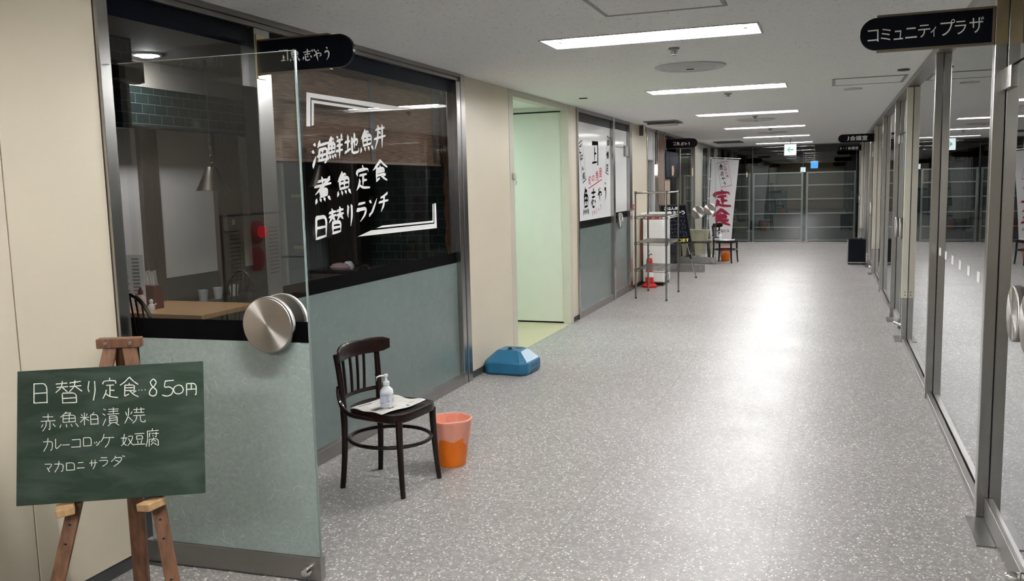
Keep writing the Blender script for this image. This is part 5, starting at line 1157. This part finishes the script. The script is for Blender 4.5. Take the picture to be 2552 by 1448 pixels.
# ------------------------------------------------------------------ restaurant behind the near shop front
RX = -5.25; RC = 2.64
sbox('floor_restaurant', 'darkfloor', -5.4, -2.86, 2.4, 7.61, -0.1, -0.001)
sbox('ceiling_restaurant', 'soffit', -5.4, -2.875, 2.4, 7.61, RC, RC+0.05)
sbox('wall_restaurant', 'wallw', RX-0.1, RX, 2.4, 7.61, 0.90, RC)
sbox('wall_restaurant', 'wains', RX-0.1, RX+0.012, 2.4, 7.61, 0, 0.90)
sbox('trim_restaurant', 'postw', RX, RX+0.03, 2.4, 7.0, 0.70, 0.725)
sbox('wall_restaurant_end', 'tileX', RX, -2.875, 7.5, 7.6, 0, RC)
sbox('wall_restaurant_near', 'dark', RX, -2.875, 2.3, 2.4, 0, RC)
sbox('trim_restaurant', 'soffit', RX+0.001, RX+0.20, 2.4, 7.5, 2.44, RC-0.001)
sbox('trim_restaurant', 'tileY', RX+0.001, RX+0.195, 2.4, 7.5, 2.135, 2.44)
sbox('trim_restaurant', 'tileY', RX+0.2, -4.40, 3.3, 4.72, 2.46, RC-0.001)
sbox('trim_restaurant', 'tileY', RX+0.2, -4.42, 3.3, 4.70, 2.05, 2.46)
for a, b in ((5.60, 5.79), (6.50, 6.84)): sbox('trim_restaurant', 'postw', RX, RX+0.05, a, b, 0.72, 2.134, bevel=0.004)
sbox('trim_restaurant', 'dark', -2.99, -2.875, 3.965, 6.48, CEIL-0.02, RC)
t = thing('wall_speaker', 'dark box speaker with chrome edge high on the left inside the restaurant', 'speaker', (-4.36, 4.60, 2.41)); MB().box(-0.05, 0.045, -0.15, 0.13, -0.075, 0.07).build('speaker_box', 'dark_wood', t, bevel=0.02); MB().box(-0.04, 0.052, 0.10, 0.125, -0.07, 0.065).build('edge_strip', 'chrome', t, bevel=0.006)
t = thing('downlight', 'bright round ceiling downlight inside the restaurant, top left', 'downlight', (-4.79, 5.29, RC))
MB().lathe([(0.11, 0), (0.108, -0.008), (0.09, -0.012), (0.078, -0.004)], n=32).build('rim', 'trough', t, True); MB().lathe([(0.0001, -0.03), (0.05, -0.022), (0.076, -0.004)], n=24).build('lamp', 'down', t, True)
t = thing('reed_blind', 'brown woven reed blind hanging inside the upper half of the shop window', 'blind', (-2.97, 5.2, 1.785))
MB().box(-0.006, 0.006, -1.22, 1.27, 0.0, 0.70).build('reed_sheet', 'reed', t)
MB().box(-0.012, 0.012, -1.22, 1.27, -0.010, 0.010).build('bottom_batten', 'brown', t, bevel=0.004)
for y in (-0.72, 0.16, 1.16): MB().box(0.0065, 0.009, y-0.032, y+0.032, -0.01, 0.70).build('hem_tape', 'rubber', t)
t = thing('turned_post', 'slender turned wooden post at the right end inside the shop window', 'post', (-3.13, 6.95, 0))
prof = [(0.045, 0.0), (0.045, 0.06), (0.028, 0.08)]
z = 0.12
while z < 1.80: prof += [(0.022, z), (0.034, z+0.06), (0.036, z+0.10), (0.024, z+0.17), (0.030, z+0.185), (0.022, z+0.20)]; z += 0.235
prof += [(0.03, z), (0.03, RC-0.003)]
MB().lathe(prof, n=16).build('spindle', 'brass2', t, True)
t = thing('dining_table', 'pale oak dining table inside the restaurant seen through the door', 'table', (-4.76, 5.44, 0))
MB().box(-0.48, 0.47, -0.34, 0.34, 0.685, 0.72).build('tabletop', 'tabletop', t, bevel=0.004)
for x in (-0.42, 0.41):
    for y in (-0.28, 0.28): MB().box(x-0.03, x+0.03, y-0.03, y+0.03, 0, 0.684).build('leg', 'dark_wood', t, bevel=0.003)
def windsor(label, loc, rz):
    c = thing('windsor_chair', label, 'chair', loc, rz, group='hoop back chairs in the restaurant')
    MB().lathe([(0.0001, 0.40), (0.17, 0.40), (0.205, 0.415), (0.205, 0.43), (0.18, 0.435), (0.0001, 0.425)], n=32).build('seat', 'dark_wood', c, True)
    for sx in (-1, 1):
        for sy in (-1, 1): MB().tube([(0.13*sx, 0.12*sy, 0.405), (0.19*sx, 0.18*sy, 0)], [0.017, 0.013], 10).build('leg', 'dark_wood', c, True)
    hp = [(0.185*math.cos(a), -0.17-0.07*math.sin(a), 0.43+0.50*math.sin(a)**0.8) for a in [PI*i/24 for i in range(25)]]
    MB().tube(hp, 0.014, 10).build('hoop', 'dark_wood', c, True)
    for i in range(-3, 4):
        x = 0.046*i; a = math.acos(max(-1, min(1, x/0.185))); MB().tube([(x*0.85, -0.165, 0.425), (x, -0.17-0.07*math.sin(a), 0.43+0.50*math.sin(a)**0.8)], 0.0065, 8).build('spindle', 'dark_wood', c, True)
    return c
wc = windsor('dark hoop back chair in front of the oak table, partly hidden by the door jamb', (-4.47, 4.85, 0), 0.0)
w_ = copy_tree(wc); w_.location = (-4.78, 5.98, 0); w_.rotation_euler = (0, 0, PI); w_['label'] = 'dark hoop back chair on the far side of the oak table'
w_ = copy_tree(wc); w_.location = (-3.95, 6.55, 0); w_.rotation_euler = (0, 0, PI*0.9); w_['label'] = 'dark hoop back chair seen dimly behind the door frame, right of the oak table'
t = thing('menu_card', 'white standing menu card with black lines on the oak table', 'menu', (-5.04, 5.22, 0.72), 0.35)
MB().box(-0.11, 0.11, 0.0, 0.004, 0.0, 0.43).build('card', 'white', t); mb = MB()
for i in range(14):
    mb.box(-0.085, -0.085+0.06+0.02*math.sin(i*3), -0.0015, -0.0005, 0.39-i*0.027, 0.402-i*0.027); mb.box(0.02, 0.075, -0.0015, -0.0005, 0.39-i*0.027, 0.402-i*0.027)
mb.build('printed_lines', 'print_l', t)
t = thing('chopstick_box', 'dark maroon box of paper wrapped chopsticks on the oak table', 'box', (-4.96, 5.34, 0.72)); MB().box(-0.075, 0.075, -0.05, 0.05, 0.0, 0.185).build('box', 'maroon', t, bevel=0.004)
for i in range(7): MB().sweep([(-0.055+0.019*i, 0.0, 0.1852), (-0.06+0.02*i, 0.012*(i % 3-1), 0.30-0.008*(i % 3))], [(-0.010, -0.003), (0.010, -0.003), (0.010, 0.003), (-0.010, 0.003)], up=(0, 1, 0)).build('chopsticks', 'paper', t)
for x, y, lab, col in ((-5.02, 5.13, 'sauce bottle with red cap on the oak table, left one', 'red'), (-4.93, 5.20, 'sauce bottle with dark red cap on the oak table, right one', 'maroon')):
    t = thing('sauce_bottle', lab, 'bottle', (x, y, 0.72)); MB().lathe([(0.0001, 0), (0.030, 0), (0.032, 0.01), (0.032, 0.10), (0.016, 0.13)], n=20).build('bottle_body', 'liner', t, True); MB().lathe([(0.018, 0.128), (0.018, 0.155), (0.004, 0.185), (0.0001, 0.186)], n=16).build('cap', col, t, True)
t = thing('figurine', 'tiny white figurine in front of the chopstick box on the oak table', 'figurine', (-4.90, 5.27, 0.72)); MB().lathe([(0.0001, 0), (0.022, 0), (0.026, 0.02), (0.018, 0.045), (0.010, 0.05), (0.016, 0.062), (0.014, 0.078), (0.0001, 0.085)], n=16).tube([(0.018, 0, 0.03), (0.045, 0, 0.05)], 0.006, 6).tube([(-0.018, 0, 0.03), (-0.04, 0, 0.018)], 0.006, 6).build('body', 'plastic', t, True)
t = thing('wall_shelf', 'dark narrow shelf along the restaurant wall behind the oak table', 'shelf', (RX+0.013, 6.50, 0.66)); MB().box(0, 0.13, -0.42, 0.36, -0.03, 0).build('board', 'postw', t, bevel=0.003)
for y, lab in ((6.18, 'left'), (6.38, 'middle'), (6.60, 'right')):
    t = thing('cup', 'pale cup on the dark shelf behind the oak table, %s of three' % lab, 'cup', (RX+0.085, y, 0.66), group='cups on the restaurant shelf'); MB().lathe([(0.0001, 0), (0.032, 0), (0.045, 0.10), (0.042, 0.10), (0.029, 0.006), (0.0001, 0.006)], n=20).build('cup_body', 'ltgrey', t, True)
def pendant(label, x, y, bulb, tilt):
    ax = Vector((-y, x, 0)).normalized(); R3 = Matrix.Rotation(tilt, 3, ax).to_euler()
    t = thing('pendant_lamp', label, 'pendant lamp', (x, y, 1.625), group='metal pendant lamps in the restaurant')
    MB().lathe([(0.128, 0.0), (0.112, 0.03), (0.075, 0.11), (0.052, 0.165), (0.042, 0.185), (0.0001, 0.187)], n=40).build('shade', 'bronze', t, True, rot=R3)
    MB().lathe([(0.127, 0.001), (0.110, 0.029), (0.072, 0.108), (0.045, 0.17), (0.0001, 0.172)], n=40).build('inner_lining', 'copper', t, True, rot=R3)
    MB().lathe([(0.0001, 0.035), (0.028, 0.05), (0.03, 0.075), (0.015, 0.11), (0.0001, 0.112)], n=16).build('bulb', bulb, t, True, rot=R3)
    mb = MB()
    for i in range(9): mb.tube([(0.012*math.cos(a)*(i % 2)+0.01*(i < 4)*(4-i)*0.4, 0.012*math.cos(a)*(1-i % 2), 0.205+i*0.028+0.018*math.sin(a)) for a in [2*PI*q/10 for q in range(10)]], 0.0028, 5, True)
    mb.build('chain', 'bronze', t, True); MB().tube([(0, 0, 0.186), (0.004, 0, 0.45), (0, 0, RC-1.626)], 0.004, 6).build('cord', 'blackp', t, True)
pendant('grey metal pendant lamp with chain over the oak table, seen through the door', -4.62, 5.72, 'bulb', 0.02)
pendant('metal pendant lamp with copper coloured inside, seen behind the window lettering', -3.92, 6.23, 'bulb', 0.12)
t = thing('refrigerator', 'tall grey refrigerator with two paper labels, dim behind the door edge', 'refrigerator', (-4.86, 7.18, 0))
MB().box(-0.19, 0.27, -0.2, 0.3, 0.02, 1.88).build('body', 'fridge2', t, bevel=0.008)
MB().box(-0.185, 0.265, -0.222, -0.203, 0.06, 0.98).build('door', 'fridge2', t, bevel=0.004); MB().box(-0.185, 0.265, -0.222, -0.203, 0.995, 1.87).build('door', 'fridge2', t, bevel=0.004)
for z in (1.56, 1.08): MB().box(0.13, 0.24, -0.2245, -0.223, z-0.015, z+0.015).build('label', 'tape', t)
t = thing('counter_cabinet', 'dark brown counter against the tiled wall behind the window lettering', 'counter', (-4.32, 7.2, 0))
MB().box(-0.24, 0.30, -0.25, 0.28, 0.0, 0.84).build('body', 'postw', t, bevel=0.004); MB().box(-0.25, 0.31, -0.26, 0.29, 0.842, 0.87).build('worktop', 'dark_wood', t, bevel=0.004)
t = thing('wall_cupboard', 'dark cupboard standing on the brown counter, left of the green tiles', 'cupboard', (-4.38, 7.39, 0.8705)); MB().box(-0.18, 0.18, -0.09, 0.09, 0, 1.08).build('carcass', 'dark_wood', t, bevel=0.004); MB().box(-0.175, 0.175, -0.105, -0.092, 0.01, 1.07).build('door', 'dark_wood', t, bevel=0.003)
t = thing('folded_cloth', 'small pinkish crumpled cloth lying on the dark counter behind the window', 'cloth', (-4.28, 7.02, 0.8708))
bm = MB(); bm.lathe([(0.0001, 0.0), (0.07, 0.0), (0.085, 0.02), (0.06, 0.05), (0.02, 0.062), (0.0001, 0.06)], n=18, sx=1.3, sy=0.7).build('cloth_fold', 'glove', t, True); MB().lathe([(0.0001, 0.002), (0.05, 0.002), (0.055, 0.03), (0.03, 0.07), (0.0001, 0.075)], (0.06, 0.05, 0.0), n=14).build('cloth_fold', 'plastic', t, True)
t = thing('wall_notice', 'pale wooden notice plate on the green tiled wall behind the window', 'notice', (-4.29, 7.5, 1.49)); MB().box(-0.11, 0.12, -0.012, 0, -0.055, 0.045).build('plate', 'tape', t, bevel=0.002)
t = thing('electric_box', 'small dark green switch box on the dark post inside the restaurant', 'switch box', (RX+0.051, 6.62, 1.33)); MB().box(0, 0.05, -0.07, 0.05, -0.07, 0.08).build('box', 'wains', t, bevel=0.004); MB().box(0.0505, 0.056, 0.0, 0.03, -0.02, 0.03).build('switch', 'tape', t)
